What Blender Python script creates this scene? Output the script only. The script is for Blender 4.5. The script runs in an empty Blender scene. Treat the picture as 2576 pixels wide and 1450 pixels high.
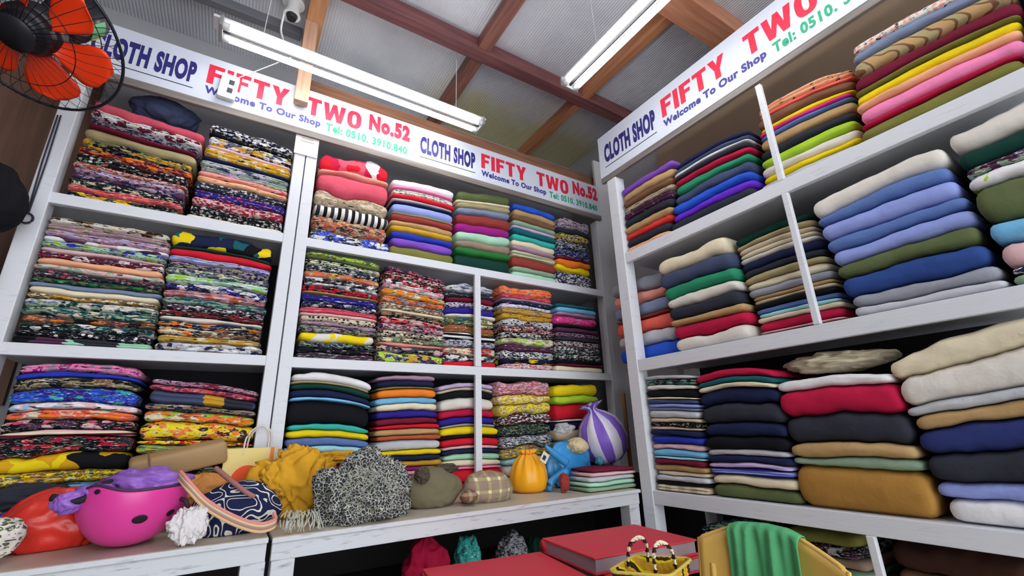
import bpy, bmesh, math, random
from mathutils import Vector, Matrix, Euler, noise
sc = bpy.context.scene
COL = sc.collection

# ---------------------------------------------------------------- camera
FPX = 1115.18
CAM = Vector((0, 0, 1.05))
YAW, PITCH, ROLL = -0.563613, 0.313364, 0.032798
RM = Matrix.Rotation(YAW, 3, 'Z') @ Matrix.Rotation(PITCH, 3, 'X') @ Matrix.Rotation(ROLL, 3, 'Y')
cd = bpy.data.cameras.new('camera'); cam = bpy.data.objects.new('camera', cd); COL.objects.link(cam)
cd.sensor_width = 36; cd.sensor_fit = 'HORIZONTAL'; cd.lens = 36 * FPX / 2576; cd.clip_start = 0.02
cam.matrix_world = Matrix.Translation(CAM) @ (RM @ Matrix.Rotation(math.pi / 2, 3, 'X')).to_4x4()
sc.camera = cam
# ---------------------------------------------------------------- light, exposure
TUBE = 14.0
wd = bpy.data.worlds.new('world'); sc.world = wd; wd.use_nodes = True
wd.node_tree.nodes['Background'].inputs[0].default_value = (0.95, 0.97, 1.0, 1)
wd.node_tree.nodes['Background'].inputs[1].default_value = 3.1
vs = sc.view_settings
vs.view_transform = 'Standard'; vs.look = 'None'; vs.gamma = 1; vs.use_curve_mapping = False
vs.exposure = 0.5

# ---------------------------------------------------------------- surveying helpers (photo pixel -> point on a real plane)
def ray(px, py): return RM @ Vector(((px - 1288) / FPX, 1, -(py - 725) / FPX))
def on(ax, val, px, py):
    d = ray(px, py); return CAM + d * ((val - CAM[ax]) / d[ax])
YB, XR = 2.0, 1.62          # front plane of the back shelves / of the right shelves
def atY(y, px, py): return on(1, y, px, py)
def atX(x, px, py): return on(0, x, px, py)
def atZ(z, px, py): return on(2, z, px, py)
def mpp(p): return (Vector(p) - CAM).dot(RM.col[1]) / FPX      # metres per pixel near p

# ---------------------------------------------------------------- colours and materials
def lin(h):
    v = [int(h[i:i + 2], 16) / 255 for i in (0, 2, 4)]
    return tuple(x / 12.92 if x <= .04045 else ((x + .055) / 1.055) ** 2.4 for x in v) + (1,)
PAL = dict(white='e6e6ea', cream='e2d8bc', ivory='dcd8d0', beige='c8b8a0', tan='b8986a', ochre='a87c3c', gold='c89c30', yellow='ecd21c',
    mustard='d8a41c', orange='f0822c', peach='eeb088', coral='ee6a5c', salmon='e8988c', red='cc2030', scarlet='d83838', crimson='b81c44', maroon='701c34',
    brick='943c38', rust='b0583c', brown='7a5844', chocolate='402820', pink='f088b8', rose='d05468', hotpink='e03c90', blush='e0b8bc', magenta='9c2484', plum='583050',
    mauve='a888a0', lilac='c4b4dc', purple='8050c0', violet='6a30d0', indigo='30288c', navy='1e2648', blue='2c5ad0', royal='2a3cae', sky='74b8e4', periwinkle='90a0e0',
    slate='46506e', steel='7c8aa8', denim='5c78b4', aqua='a4dce4', turquoise='3cb4ac', teal='1c6068', mint='a8d8bc', sage='8ca890', emerald='2c8c68', green='2c7838',
    forest='143c34', olive='78783c', lime='a8d038', moss='5c6844', deepblue='2e4a8c', leafgreen='5cb07a', inkblue='2e3870', ash='b2b2a4', grey='9498a4', silver='c0c4cc', charcoal='30343e', black='15161c', taupe='988474', khaki='a89c74')
def newmat(name):
    m = bpy.data.materials.new(name); m.use_nodes = True
    nt = m.node_tree; b = nt.nodes['Principled BSDF']
    return m, nt, b
def nd(nt, t, **k):
    n = nt.nodes.new(t)
    for a, v in k.items(): setattr(n, a, v)
    return n
MC = {}
def simple(name, hexc, rough=.6, var=.06, vscale=6, bump=0, bscale=60, metal=0, emit=None, spec=.4, alpha=1, trans=0):
    key = (name, hexc)
    if key in MC: return MC[key]
    m, nt, b = newmat(name); MC[key] = m
    b.inputs['Roughness'].default_value = rough; b.inputs['Metallic'].default_value = metal
    b.inputs['Specular IOR Level'].default_value = spec
    tc = nd(nt, 'ShaderNodeTexCoord')
    nz = nd(nt, 'ShaderNodeTexNoise'); nz.inputs['Scale'].default_value = vscale; nz.inputs['Detail'].default_value = 4
    nt.links.new(tc.outputs['Object'], nz.inputs['Vector'])
    mx = nd(nt, 'ShaderNodeMix', data_type='RGBA'); c = lin(hexc)
    mx.inputs[6].default_value = tuple(x * (1 - var) for x in c[:3]) + (1,); mx.inputs[7].default_value = tuple(min(1, x * (1 + var)) for x in c[:3]) + (1,)
    nt.links.new(nz.outputs[0], mx.inputs[0]); nt.links.new(mx.outputs[2], b.inputs['Base Color'])
    if bump:
        n2 = nd(nt, 'ShaderNodeTexNoise'); n2.inputs['Scale'].default_value = bscale; n2.inputs['Detail'].default_value = 3
        nt.links.new(tc.outputs['Object'], n2.inputs['Vector'])
        bp = nd(nt, 'ShaderNodeBump'); bp.inputs['Strength'].default_value = bump; bp.inputs['Distance'].default_value = .004
        nt.links.new(n2.outputs[0], bp.inputs['Height']); nt.links.new(bp.outputs[0], b.inputs['Normal'])
    if emit: b.inputs['Emission Color'].default_value = lin(hexc); b.inputs['Emission Strength'].default_value = emit
    if alpha < 1: b.inputs['Alpha'].default_value = alpha
    if trans: b.inputs['Transmission Weight'].default_value = trans
    return m
PSC = dict(floral=40, ditsy=85, dots=58, batik=26, bold=14, leaf=18)
def cloth(pat, cols, seed):
    """woven cloth: plain, or printed with a procedural pattern"""
    key = (pat, tuple(cols), seed % 7 if pat != 'plain' else 0)
    if key in MC: return MC[key]
    m, nt, b = newmat('%s_%s_cloth' % (cols[0], pat)); MC[key] = m
    L = nt.links.new
    b.inputs['Roughness'].default_value = .88; b.inputs['Specular IOR Level'].default_value = .15
    tc = nd(nt, 'ShaderNodeTexCoord'); mp = nd(nt, 'ShaderNodeMapping')
    mp.inputs['Location'].default_value = (seed * .37 % 5, seed * .71 % 5, seed * .53 % 5); L(tc.outputs['Object'], mp.inputs['Vector'])
    if pat == 'batik': mp.inputs['Scale'].default_value = (.8, 1, 1.9)
    if pat == 'dots': mp.inputs['Scale'].default_value = (1, 1, 1.25)
    vec = mp.outputs[0]
    C = [lin(PAL[c]) for c in cols]
    def ramp(fac, stops, const=True):
        r = nd(nt, 'ShaderNodeValToRGB'); r.color_ramp.interpolation = 'CONSTANT' if const else 'LINEAR'
        e = r.color_ramp.elements
        while len(e) < len(stops): e.new(.5)
        for x, (p, c) in zip(e, stops): x.position = p; x.color = c
        L(fac, r.inputs[0]); return r.outputs[0]
    def warp(v, sc_, amt):
        n = nd(nt, 'ShaderNodeTexNoise'); n.inputs['Scale'].default_value = sc_; n.inputs['Detail'].default_value = 2; L(v, n.inputs['Vector'])
        s = nd(nt, 'ShaderNodeVectorMath', operation='MULTIPLY_ADD'); s.inputs[1].default_value = (amt,) * 3
        L(n.outputs[1], s.inputs[0]); L(v, s.inputs[2]); return s.outputs[0]
    if pat == 'plain':
        n = nd(nt, 'ShaderNodeTexNoise'); n.inputs['Scale'].default_value = 14; n.inputs['Detail'].default_value = 5; L(vec, n.inputs['Vector'])
        c = C[0]; col = ramp(n.outputs[0], [(.3, tuple(x * .9 for x in c[:3]) + (1,)), (.7, tuple(min(1, x * 1.06) for x in c[:3]) + (1,))], False)
    elif pat in ('stripes', 'lines'):
        s = nd(nt, 'ShaderNodeSeparateXYZ'); L(vec, s.inputs[0]); k = nd(nt, 'ShaderNodeMath', operation='MULTIPLY')
        k.inputs[1].default_value = 16 if pat == 'stripes' else 45; L(s.outputs[0 if pat == 'stripes' else 2], k.inputs[0])
        fr = nd(nt, 'ShaderNodeMath', operation='FRACT'); L(k.outputs[0], fr.inputs[0])
        col = ramp(fr.outputs[0], [(i / len(C), c) for i, c in enumerate(C)])
    elif pat == 'check':
        w = []
        for ax in (0, 2):
            s = nd(nt, 'ShaderNodeSeparateXYZ'); L(vec, s.inputs[0]); k = nd(nt, 'ShaderNodeMath', operation='MULTIPLY'); k.inputs[1].default_value = 22
            L(s.outputs[ax], k.inputs[0]); fr = nd(nt, 'ShaderNodeMath', operation='FRACT'); L(k.outputs[0], fr.inputs[0])
            g = nd(nt, 'ShaderNodeMath', operation='GREATER_THAN'); g.inputs[1].default_value = .75; L(fr.outputs[0], g.inputs[0]); w.append(g.outputs[0])
        a = nd(nt, 'ShaderNodeMath', operation='ADD'); L(w[0], a.inputs[0]); L(w[1], a.inputs[1])
        h = nd(nt, 'ShaderNodeMath', operation='MULTIPLY'); h.inputs[1].default_value = .5; L(a.outputs[0], h.inputs[0])
        col = ramp(h.outputs[0], [(0, C[0]), (.3, C[1]), (.8, C[2 % len(C)])])
    elif pat == 'zigzag':
        wv = nd(nt, 'ShaderNodeTexWave', wave_type='BANDS', bands_direction='DIAGONAL'); wv.inputs['Scale'].default_value = 9; wv.inputs['Distortion'].default_value = 5
        L(vec, wv.inputs['Vector']); col = ramp(wv.outputs[1], [(0, C[0]), (.4, C[1]), (.75, C[2 % len(C)])])
    elif pat == 'batik':
        v = warp(vec, 9, .12); n = nd(nt, 'ShaderNodeTexNoise'); n.inputs['Scale'].default_value = PSC[pat]; n.inputs['Detail'].default_value = 3
        n.inputs['Roughness'].default_value = .65; L(v, n.inputs['Vector'])
        k = len(C); col = ramp(n.outputs[0], [(0, C[0])] + [(.36 + .28 * i / max(1, k - 1), c) for i, c in enumerate(C[1:], 0)] if k < 3 else [(0 if i == 0 else .34 + .3 * i / k, c) for i, c in enumerate(C)])
    elif pat == 'dots':
        vo = nd(nt, 'ShaderNodeTexVoronoi'); vo.inputs['Scale'].default_value = PSC[pat]; vo.inputs['Randomness'].default_value = .55; L(warp(vec, 20, .01), vo.inputs['Vector'])
        lt = nd(nt, 'ShaderNodeMath', operation='LESS_THAN'); lt.inputs[1].default_value = .36; L(vo.outputs[0], lt.inputs[0])
        s = nd(nt, 'ShaderNodeSeparateColor'); L(vo.outputs[1], s.inputs[0])
        rc = ramp(s.outputs[0], [(i / max(1, len(C) - 1), c) for i, c in enumerate(C[1:])] or [(0, C[0])])
        mx = nd(nt, 'ShaderNodeMix', data_type='RGBA'); mx.inputs[6].default_value = C[0]; L(lt.outputs[0], mx.inputs[0]); L(rc, mx.inputs[7]); col = mx.outputs[2]
    elif pat == 'scroll':
        n = nd(nt, 'ShaderNodeTexNoise'); n.inputs['Scale'].default_value = 24; n.inputs['Detail'].default_value = 0; L(vec, n.inputs['Vector'])
        col = ramp(n.outputs[0], [(0, C[0]), (.36, C[1]), (.395, C[0]), (.50, C[1]), (.535, C[0]), (.64, C[1]), (.675, C[0])])
    elif pat == 'net':
        vo = nd(nt, 'ShaderNodeTexVoronoi', feature='DISTANCE_TO_EDGE'); vo.inputs['Scale'].default_value = 95; L(warp(vec, 40, .03), vo.inputs['Vector'])
        col = ramp(vo.outputs[0], [(0, C[1]), (.085, C[0])] + ([(.4, C[2])] if len(C) > 2 else []))
    else:
        S = PSC[pat]; mp.inputs['Scale'].default_value = (1, 1, 1.2 if pat in ('bold', 'leaf') else 2.1)
        vo = nd(nt, 'ShaderNodeTexVoronoi'); vo.inputs['Scale'].default_value = S; L(warp(vec, S * .9, 1.1 / S), vo.inputs['Vector'])
        s = nd(nt, 'ShaderNodeSeparateColor'); L(vo.outputs[1], s.inputs[0])
        k = len(C); base = .42; st = [(0, C[0])] + [(base + (1 - base) * i / (k - 1), c) for i, c in enumerate(C[1:])]
        col = ramp(s.outputs[0], st)
    if pat in ('floral', 'batik', 'ditsy', 'dots'):
        m2 = nd(nt, 'ShaderNodeMapping'); m2.inputs['Scale'].default_value = (.6, 1, 2.1); L(mp.outputs[0], m2.inputs[0])
        for k, (cc, thr, sc2) in enumerate((('charcoal', .615 if pat != 'batik' else .64, 95), ('ivory', .64 if pat != 'batik' else .66, 120))):
            n = nd(nt, 'ShaderNodeTexNoise'); n.inputs['Scale'].default_value = sc2 * (.6 if pat == 'batik' else 1); n.inputs['Detail'].default_value = 1.5; L(m2.outputs[0], n.inputs['Vector'])
            g = nd(nt, 'ShaderNodeMath', operation='GREATER_THAN'); g.inputs[1].default_value = thr; L(n.outputs[0], g.inputs[0])
            mx = nd(nt, 'ShaderNodeMix', data_type='RGBA'); L(g.outputs[0], mx.inputs[0]); L(col, mx.inputs[6]); mx.inputs[7].default_value = lin(PAL[cc]); col = mx.outputs[2]
    # fine thread / shade variation in the dye, and a soft weave bump
    n = nd(nt, 'ShaderNodeTexNoise'); n.inputs['Scale'].default_value = 160; n.inputs['Detail'].default_value = 2; L(tc.outputs['Object'], n.inputs['Vector'])
    L(col, b.inputs['Base Color'])
    n3 = nd(nt, 'ShaderNodeTexNoise'); n3.inputs['Scale'].default_value = 26; n3.inputs['Detail'].default_value = 3; L(tc.outputs['Object'], n3.inputs['Vector'])
    ad = nd(nt, 'ShaderNodeMath', operation='MULTIPLY_ADD'); ad.inputs[1].default_value = .18; L(n.outputs[0], ad.inputs[0]); L(n3.outputs[0], ad.inputs[2])
    bp = nd(nt, 'ShaderNodeBump'); bp.inputs['Strength'].default_value = .55; bp.inputs['Distance'].default_value = .006
    L(ad.outputs[0], bp.inputs['Height']); L(bp.outputs[0], b.inputs['Normal'])
    return m

def painted(name, hexc, wear=.35):
    """brushed gloss paint on timber: grain bump, small chips of grey wear"""
    if name in MC: return MC[name]
    m, nt, b = newmat(name); MC[name] = m; L = nt.links.new
    tc = nd(nt, 'ShaderNodeTexCoord'); mp = nd(nt, 'ShaderNodeMapping'); mp.inputs['Scale'].default_value = (2.2, 2.2, 14); L(tc.outputs['Object'], mp.inputs[0])
    n = nd(nt, 'ShaderNodeTexNoise'); n.inputs['Scale'].default_value = 7; n.inputs['Detail'].default_value = 6; L(mp.outputs[0], n.inputs['Vector'])
    r = nd(nt, 'ShaderNodeValToRGB'); e = r.color_ramp.elements; c = lin(hexc)
    e[0].position = .27; e[0].color = tuple(x * (1 - wear) for x in c[:3]) + (1,); e[1].position = .42; e[1].color = c
    L(n.outputs[0], r.inputs[0]); L(r.outputs[0], b.inputs['Base Color'])
    b.inputs['Roughness'].default_value = .45; b.inputs['Specular IOR Level'].default_value = .35
    bp = nd(nt, 'ShaderNodeBump'); bp.inputs['Strength'].default_value = .25; bp.inputs['Distance'].default_value = .003; L(n.outputs[0], bp.inputs['Height']); L(bp.outputs[0], b.inputs['Normal'])
    return m
def wood(name, c1, c2, axis=0):
    key = (name, axis)
    if key in MC: return MC[key]
    m, nt, b = newmat(name); MC[key] = m; L = nt.links.new
    tc = nd(nt, 'ShaderNodeTexCoord'); mp = nd(nt, 'ShaderNodeMapping'); s = [26, 26, 26]; s[axis] = 1.6; mp.inputs['Scale'].default_value = s; L(tc.outputs['Object'], mp.inputs[0])
    n = nd(nt, 'ShaderNodeTexNoise'); n.inputs['Scale'].default_value = 1.6; n.inputs['Detail'].default_value = 5; L(mp.outputs[0], n.inputs['Vector'])
    r = nd(nt, 'ShaderNodeValToRGB'); e = r.color_ramp.elements; e[0].position = .35; e[0].color = lin(c1); e[1].position = .65; e[1].color = lin(c2)
    L(n.outputs[0], r.inputs[0]); L(r.outputs[0], b.inputs['Base Color']); b.inputs['Roughness'].default_value = .6
    return m

# ---------------------------------------------------------------- mesh helpers
def wl(o): return o.location + (wl(o.parent) if o.parent else Vector())
def link(name, bm, mat, parent=None, smooth=False, loc=None):
    me = bpy.data.meshes.new(name); bmesh.ops.recalc_face_normals(bm, faces=bm.faces); bm.to_mesh(me); bm.free()
    for m in (mat if isinstance(mat, (list, tuple)) else [mat]): me.materials.append(m)
    if smooth: me.polygons.foreach_set('use_smooth', [True] * len(me.polygons))
    o = bpy.data.objects.new(name, me); COL.objects.link(o)
    if loc is None:
        if parent: loc = wl(parent)
        else:
            lo = [min(v.co[i] for v in me.vertices) for i in range(3)]; hi = [max(v.co[i] for v in me.vertices) for i in range(3)]
            loc = ((lo[0] + hi[0]) / 2, (lo[1] + hi[1]) / 2, lo[2])
    loc = Vector(loc); me.transform(Matrix.Translation(-loc))
    if parent: o.parent = parent; o.location = loc - wl(parent)
    else: o.location = loc
    return o
def tag(o, label=None, cat=None, group=None, kind=None):
    for k, v in (('label', label), ('category', cat), ('group', group), ('kind', kind)):
        if v: o[k] = v
    return o
def thing(name, label, cat, loc=(0, 0, 0), group=None):
    o = bpy.data.objects.new(name, None); COL.objects.link(o); o.location = loc; o.empty_display_size = .05
    return tag(o, label, cat, group)
def box(bm, a, b, bev=0, mi=0):
    a, b = Vector(a), Vector(b); c = (a + b) / 2; s = b - a
    r = bmesh.ops.create_cube(bm, size=1, matrix=Matrix.Translation(c) @ Matrix.Diagonal((abs(s.x), abs(s.y), abs(s.z), 1)))
    fs = {f for v in r['verts'] for f in v.link_faces}
    for f in fs: f.material_index = mi
    if bev:
        es = list({e for v in r['verts'] for e in v.link_edges})
        bmesh.ops.bevel(bm, geom=es, offset=bev, segments=2, affect='EDGES', profile=.5)
    return r['verts']
def boxo(name, a, b, mat, parent=None, bev=.003, loc=None):
    bm = bmesh.new(); box(bm, a, b, bev); return link(name, bm, mat, parent, loc=loc)
def tube(bm, pts, r, seg=8, closed=False):
    pts = [Vector(p) for p in pts]; n = len(pts); rings = []
    for i, p in enumerate(pts):
        if closed: d = pts[(i + 1) % n] - pts[i - 1]
        else: d = pts[min(i + 1, n - 1)] - pts[max(i - 1, 0)]
        d.normalize(); up = Vector((0, 0, 1)) if abs(d.z) < .9 else Vector((1, 0, 0))
        u = d.cross(up).normalized(); v = d.cross(u)
        rr = r[i] if isinstance(r, (list, tuple)) else r
        rings.append([bm.verts.new(p + (u * math.cos(a) + v * math.sin(a)) * rr) for a in [2 * math.pi * k / seg for k in range(seg)]])
    for i in range(n if closed else n - 1):
        A, B = rings[i], rings[(i + 1) % n]
        for k in range(seg): bm.faces.new((A[k], A[(k + 1) % seg], B[(k + 1) % seg], B[k]))
    if not closed: bm.faces.new(rings[0]); bm.faces.new(rings[-1][::-1])
def grid(bm, f, nu, nv, wrap=False):
    V = [[bm.verts.new(f(i / (nu if wrap else nu - 1), j / (nv - 1))) for j in range(nv)] for i in range(nu)]
    for i in range(nu if wrap else nu - 1):
        for j in range(nv - 1): bm.faces.new((V[i][j], V[(i + 1) % nu][j], V[(i + 1) % nu][j + 1], V[i][j + 1]))
    return V
def spline(pts, n=8):
    P = [Vector(p) for p in pts]; out = []
    for i in range(len(P) - 1):
        a, b, c, d = P[max(i - 1, 0)], P[i], P[i + 1], P[min(i + 2, len(P) - 1)]
        for k in range(n):
            t = k / n; out.append(.5 * ((2 * b) + (c - a) * t + (2 * a - 5 * b + 4 * c - d) * t * t + (3 * b - a - 3 * c + d) * t ** 3))
    out.append(P[-1]); return out
def crumple(c, rad, seed, amp=.25, freq=1.6, ridge=.5, floor=None, nu=72, nv=44, sx=0, fine=.25, st=(1, 1, 1)):
    """a crumpled bundle: an ellipsoid pushed in and out along sharp creases, resting on `floor`"""
    bm = bmesh.new(); c = Vector(c); rad = Vector(rad); so = Vector((seed * 7.3, seed * 3.1, seed * 5.7))
    def f(u, v):
        th, ph = 2 * math.pi * u, math.pi * (v * .996 + .002)
        d = Vector((math.cos(th) * math.sin(ph), math.sin(th) * math.sin(ph), math.cos(ph)))
        q = Vector((d.x * st[0], d.y * st[1], d.z * st[2])) * freq + so; w_ = q * .8; q = q + Vector((noise.noise(w_), noise.noise(w_ + Vector((13.7, 2.1, 5.3))), noise.noise(w_ + Vector((4.9, 17.3, 9.1))))) * .6
        k = noise.noise(q) * .6 + ridge * (abs(noise.noise(q * 1.9 + so)) * -1.3 + .25) + ridge * fine * (abs(noise.noise(q * 4.1)) * -1.1 + .2)
        p = Vector((d.x * rad.x, d.y * rad.y, d.z * rad.z)) * (1 + amp * 2 * k); p.x += sx * p.z
        p += c
        if floor is not None and p.z < floor: p.z = floor + .0005
        return p
    grid(bm, f, nu, nv, True)
    bmesh.ops.remove_doubles(bm, verts=bm.verts, dist=1e-5); return bm

# ================================================================ the setting
PAINT = painted('white_gloss_paint', 'd6dae2', .12)
PAINTW = painted('worn_white_paint', 'c8ccd2', .45)
def struct(o): o['kind'] = 'structure'; return o
FRONT = -2.2
struct(boxo('floor', (-1.3, FRONT, -.06), (2.2, 2.5, 0), simple('concrete_floor', '98948e', .7, .12, 3, .3), bev=0))
def ceiling_mat():
    m, nt, b = newmat('grey_mat_ceiling'); L = nt.links.new
    tc = nd(nt, 'ShaderNodeTexCoord')
    w = nd(nt, 'ShaderNodeTexWave', wave_type='BANDS', bands_direction='X'); w.inputs['Scale'].default_value = 22; w.inputs['Distortion'].default_value = .6; w.inputs['Detail'].default_value = 2
    L(tc.outputs['Object'], w.inputs['Vector'])
    n = nd(nt, 'ShaderNodeTexNoise'); n.inputs['Scale'].default_value = 3; n.inputs['Detail'].default_value = 8; L(tc.outputs['Object'], n.inputs['Vector'])
    r = nd(nt, 'ShaderNodeValToRGB'); e = r.color_ramp.elements; e[0].position = .3; e[0].color = lin('b8bcc6'); e[1].position = .7; e[1].color = lin('d2d6de'); L(n.outputs[0], r.inputs[0])
    # damp yellow stain with its own ragged edge along the back
    s = nd(nt, 'ShaderNodeSeparateXYZ'); L(tc.outputs['Object'], s.inputs[0])
    a = nd(nt, 'ShaderNodeMath', operation='MULTIPLY_ADD'); a.inputs[1].default_value = .55; L(n.outputs[0], a.inputs[0]); L(s.outputs[1], a.inputs[2])
    g = nd(nt, 'ShaderNodeMapRange'); g.inputs[1].default_value = 2.2; g.inputs[2].default_value = 2.42; L(a.outputs[0], g.inputs[0])
    g2 = nd(nt, 'ShaderNodeMapRange'); g2.inputs[1].default_value = .7; g2.inputs[2].default_value = 1.1; L(s.outputs[0], g2.inputs[0])
    gm = nd(nt, 'ShaderNodeMath', operation='MULTIPLY'); L(g.outputs[0], gm.inputs[0]); L(g2.outputs[0], gm.inputs[1])
    mx = nd(nt, 'ShaderNodeMix', data_type='RGBA'); L(gm.outputs[0], mx.inputs[0]); L(r.outputs[0], mx.inputs[6]); mx.inputs[7].default_value = lin('b8b28c'); L(mx.outputs[2], b.inputs['Base Color'])
    bp = nd(nt, 'ShaderNodeBump'); bp.inputs['Strength'].default_value = .5; bp.inputs['Distance'].default_value = .006; L(w.outputs[1], bp.inputs['Height']); L(bp.outputs[0], b.inputs['Normal'])
    b.inputs['Roughness'].default_value = .85; return m
CEIL = 3.1
struct(boxo('ceiling', (-1.3, FRONT, CEIL), (2.2, 2.5, CEIL + .06), ceiling_mat(), bev=0, loc=(0, 0, CEIL)))
PLAST = simple('grey_plaster', '9c9ea2', .8, .1, 5, .3, 30)
struct(boxo('wall_back', (-1.3, 2.42, 0), (2.2, 2.5, CEIL), PLAST, bev=0))
struct(boxo('wall_right', (2.12, FRONT, 0), (2.2, 2.42, CEIL), PLAST, bev=0))
struct(boxo('wall_left', (-1.3, FRONT, 0), (-1.2, 2.42, CEIL), simple('brown_board_wall', '5a4a40', .7, .2, 4), bev=0))
struct(boxo('trim_1', (-1.2, 2.39, 1.2), (-.7, 2.418, 2.9), wood('brown_plywood', '5c4030', '705040', 2), bev=0))
OLDWOOD = wood('old_red_timber', '58343a', '7a4a48', 0); OLDWOODY = wood('old_red_timber_across', '6a4440', '8e5c4c', 1)
NEWWOOD = wood('pale_timber', 'a87450', 'c89468', 1); NEWWOODX = wood('brown_rail_timber', '74503f', '96684e', 0); NEWWOODZ = wood('pale_timber_upright', 'a8826c', 'c09a80', 2)
struct(boxo('trim_2', (-1.2, 1.66, 3.015), (2.12, 1.735, CEIL), OLDWOOD, bev=.004))                 # main dark beam
struct(boxo('trim_3', (.885, FRONT, 3.03), (.955, 2.42, CEIL), OLDWOODY, bev=.003))                   # rafters
struct(boxo('trim_4', (1.615, FRONT, 3.02), (1.665, 2.42, CEIL), wood('orange_timber', '9a6444', 'b87c54', 1), bev=.003))
struct(boxo('trim_5', (1.45, .865, 2.985), (2.12, 1.0, CEIL), wood('orange_timber_across', 'a06850', 'bc8466', 0), bev=.004))
bm = bmesh.new(); box(bm, (.068, FRONT, 3.03), (.145, 2.12, CEIL), .003)
tr = struct(link('trim_6', bm, NEWWOOD))
struct(boxo('trim_7', (-1.2, 2.07, 3.05), (.06, 2.115, CEIL), simple('grey_batten_paint', '6c6e76', .7), bev=.003))
struct(boxo('trim_8', (.065, 1.93, 2.545), (.125, 1.972, 3.03), NEWWOODZ, bev=.003))                  # hanging timber in front of the banner
struct(boxo('trim_9', (.127, 2.06, 2.72), (2.12, 2.11, 2.79), NEWWOODX, bev=.004))                    # rail above the back banner

struct(boxo('trim_10', (2.002, 2.012, .8), (2.12, 2.03, 2.9), simple('grey_filler_paint', 'dcdee2', .6, .06, 6), bev=0))

# ================================================================ shelf units
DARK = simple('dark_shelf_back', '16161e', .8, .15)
TOPZ = 2.42
SA, SB, SC_ = 1.90, 1.368, .79
def shelf_unit(label, x0, x1, posts, rows, dividers, backmat):
    t = thing('shelf_unit', label, 'shelves', ((x0 + x1) / 2, 2.2, 0))
    for a, b, z0 in posts: boxo('post', (a, 1.995, z0), (b, 2.06, 2.399), PAINT, t)
    for z, th in rows:
        s = boxo('shelf_board', (x0 + .004, 2.0, z - .022), (x1 - .004, 2.385, z), PAINT, t, bev=.002)
        boxo('shelf_lip', (x0 + .006, 1.998, z - th), (x1 - .006, 2.022, z - .0005), PAINT, s, bev=.002)
    for x, z0, z1 in dividers: boxo('divider', (x - .017, 1.997, z0), (x + .017, 2.017, z1), PAINT, t, bev=.002)
    boxo('back_or_shade_panel', (x0, 2.388, .8), (x1, 2.4, TOPZ), backmat, t, bev=0)
    return t
shelf_unit('white painted timber shelf bay at far left behind the fan', -.68, .148, [(-.68, -.626, .80), (.102, .147, .80)], [(SA, .042), (SB, .04)], [], DARK)
shelf_unit('white painted timber shelf bay in the middle, under the second banner text', .15, 2.0, [(.151, .198, .80), (1.957, 2.0, .80)], [(SA, .042), (SB, .042)], [(1.047, SA - .04, SB), (1.047, SB - .04, .80)], DARK)
# right-hand unit: fronts on x = XR, running toward the viewer
RZ = (1.902, 1.356, .788)
t = thing('shelf_unit', 'white painted timber shelves along the right wall', 'shelves', (1.85, .6, 0))
YE = -.75
boxo('post', (XR - .004, 1.473, 0), (XR + .06, 1.537, 2.352), PAINT, t)
boxo('post', (2.03, 1.473, 0), (2.08, 1.537, 2.352), PAINT, t)
for z in RZ:
    s = boxo('shelf_board', (XR + .002, YE, z - .022), (2.08, 1.535, z), PAINT, t, bev=.002)
    boxo('shelf_lip', (XR, YE, z - .055), (XR + .022, 1.472, z - .0005), PAINT, s, bev=.002)
for z0, z1 in ((1.90, 2.335), (RZ[1], RZ[0] - .055), (.3, RZ[2] - .055)): boxo('pole', (XR - .002, .672, z0), (XR + .018, .694, z1), PAINT, t, bev=.003)
boxo('shelf_board', (XR + .04, YE, .40), (2.08, 1.47, .425), PAINTW, t)
boxo('back_or_shade_panel', (2.082, YE, 0), (2.095, 1.535, 1.88), DARK, t, bev=0)
boxo('corner_shade_panel', (2.07, 1.545, 0), (2.08, 2.38, .79), DARK, t, bev=0)  # added dark sheet over the grey wall, standing in for corner shade
boxo('back_or_shade_panel', (2.082, YE, 1.88), (2.095, 1.535, 2.9), simple('tan_plywood', '94806a', .7, .1), t, bev=0)

# ---------------------------------------------------------------- counters
WTOP = simple('cream_laminate_top', 'c0b8a8', .4, .12, 8)
UNDER = wood('raw_counter_timber', '4a3420', '8a6a44', 0)
def counter(label, x0, x1, zt, legs, fb):
    t = thing('counter', label, 'counter', ((x0 + x1) / 2, 1.75, 0))
    w = boxo('worktop', (x0, 1.532, zt - .012), (x1, 2.4, zt), WTOP, t, bev=.003)
    boxo('worktop_edge', (x0, 1.528, zt - .014), (x1, 1.5325, zt - .001), PAINTW, w, bev=.002)
    boxo('apron', (x0 + .002, 1.54, zt - fb), (x1 - .002, 1.562, zt - .014), PAINTW, t, bev=.002)
    boxo('underside', (x0 + .01, 1.565, zt - .03), (x1 - .01, 2.38, zt - .0125), UNDER, t, bev=0)
    boxo('back_or_shade_panel', (x0 + .01, 2.385, 0), (x1 - .01 + (.5 if x1 > 1 else 0), 2.398, zt - .03), simple('under_counter_shade', '1e1a1a', .8), t, bev=0)  # dark sheet added so the space under the counter looks shaded
    for lx in legs: boxo('leg', (lx - .03, 1.542, 0), (lx + .03, 1.6, zt - fb + .001), PAINTW, t, bev=.002)
    boxo('low_shelf', (x0 + .02, 1.605, .44), (x1 - .02, 2.38, .46), simple('dark_low_shelf', '2c2420', .8), t, bev=0)
    return t
counter('worn white counter at left, under the pink helmet', -1.19, .146, .793, [-1.1, .116], .062)
counter('long white counter in the middle, under the knitted scarf and yellow bag', .155, 1.605, .79, [.19, 1.57], .06)

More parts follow.
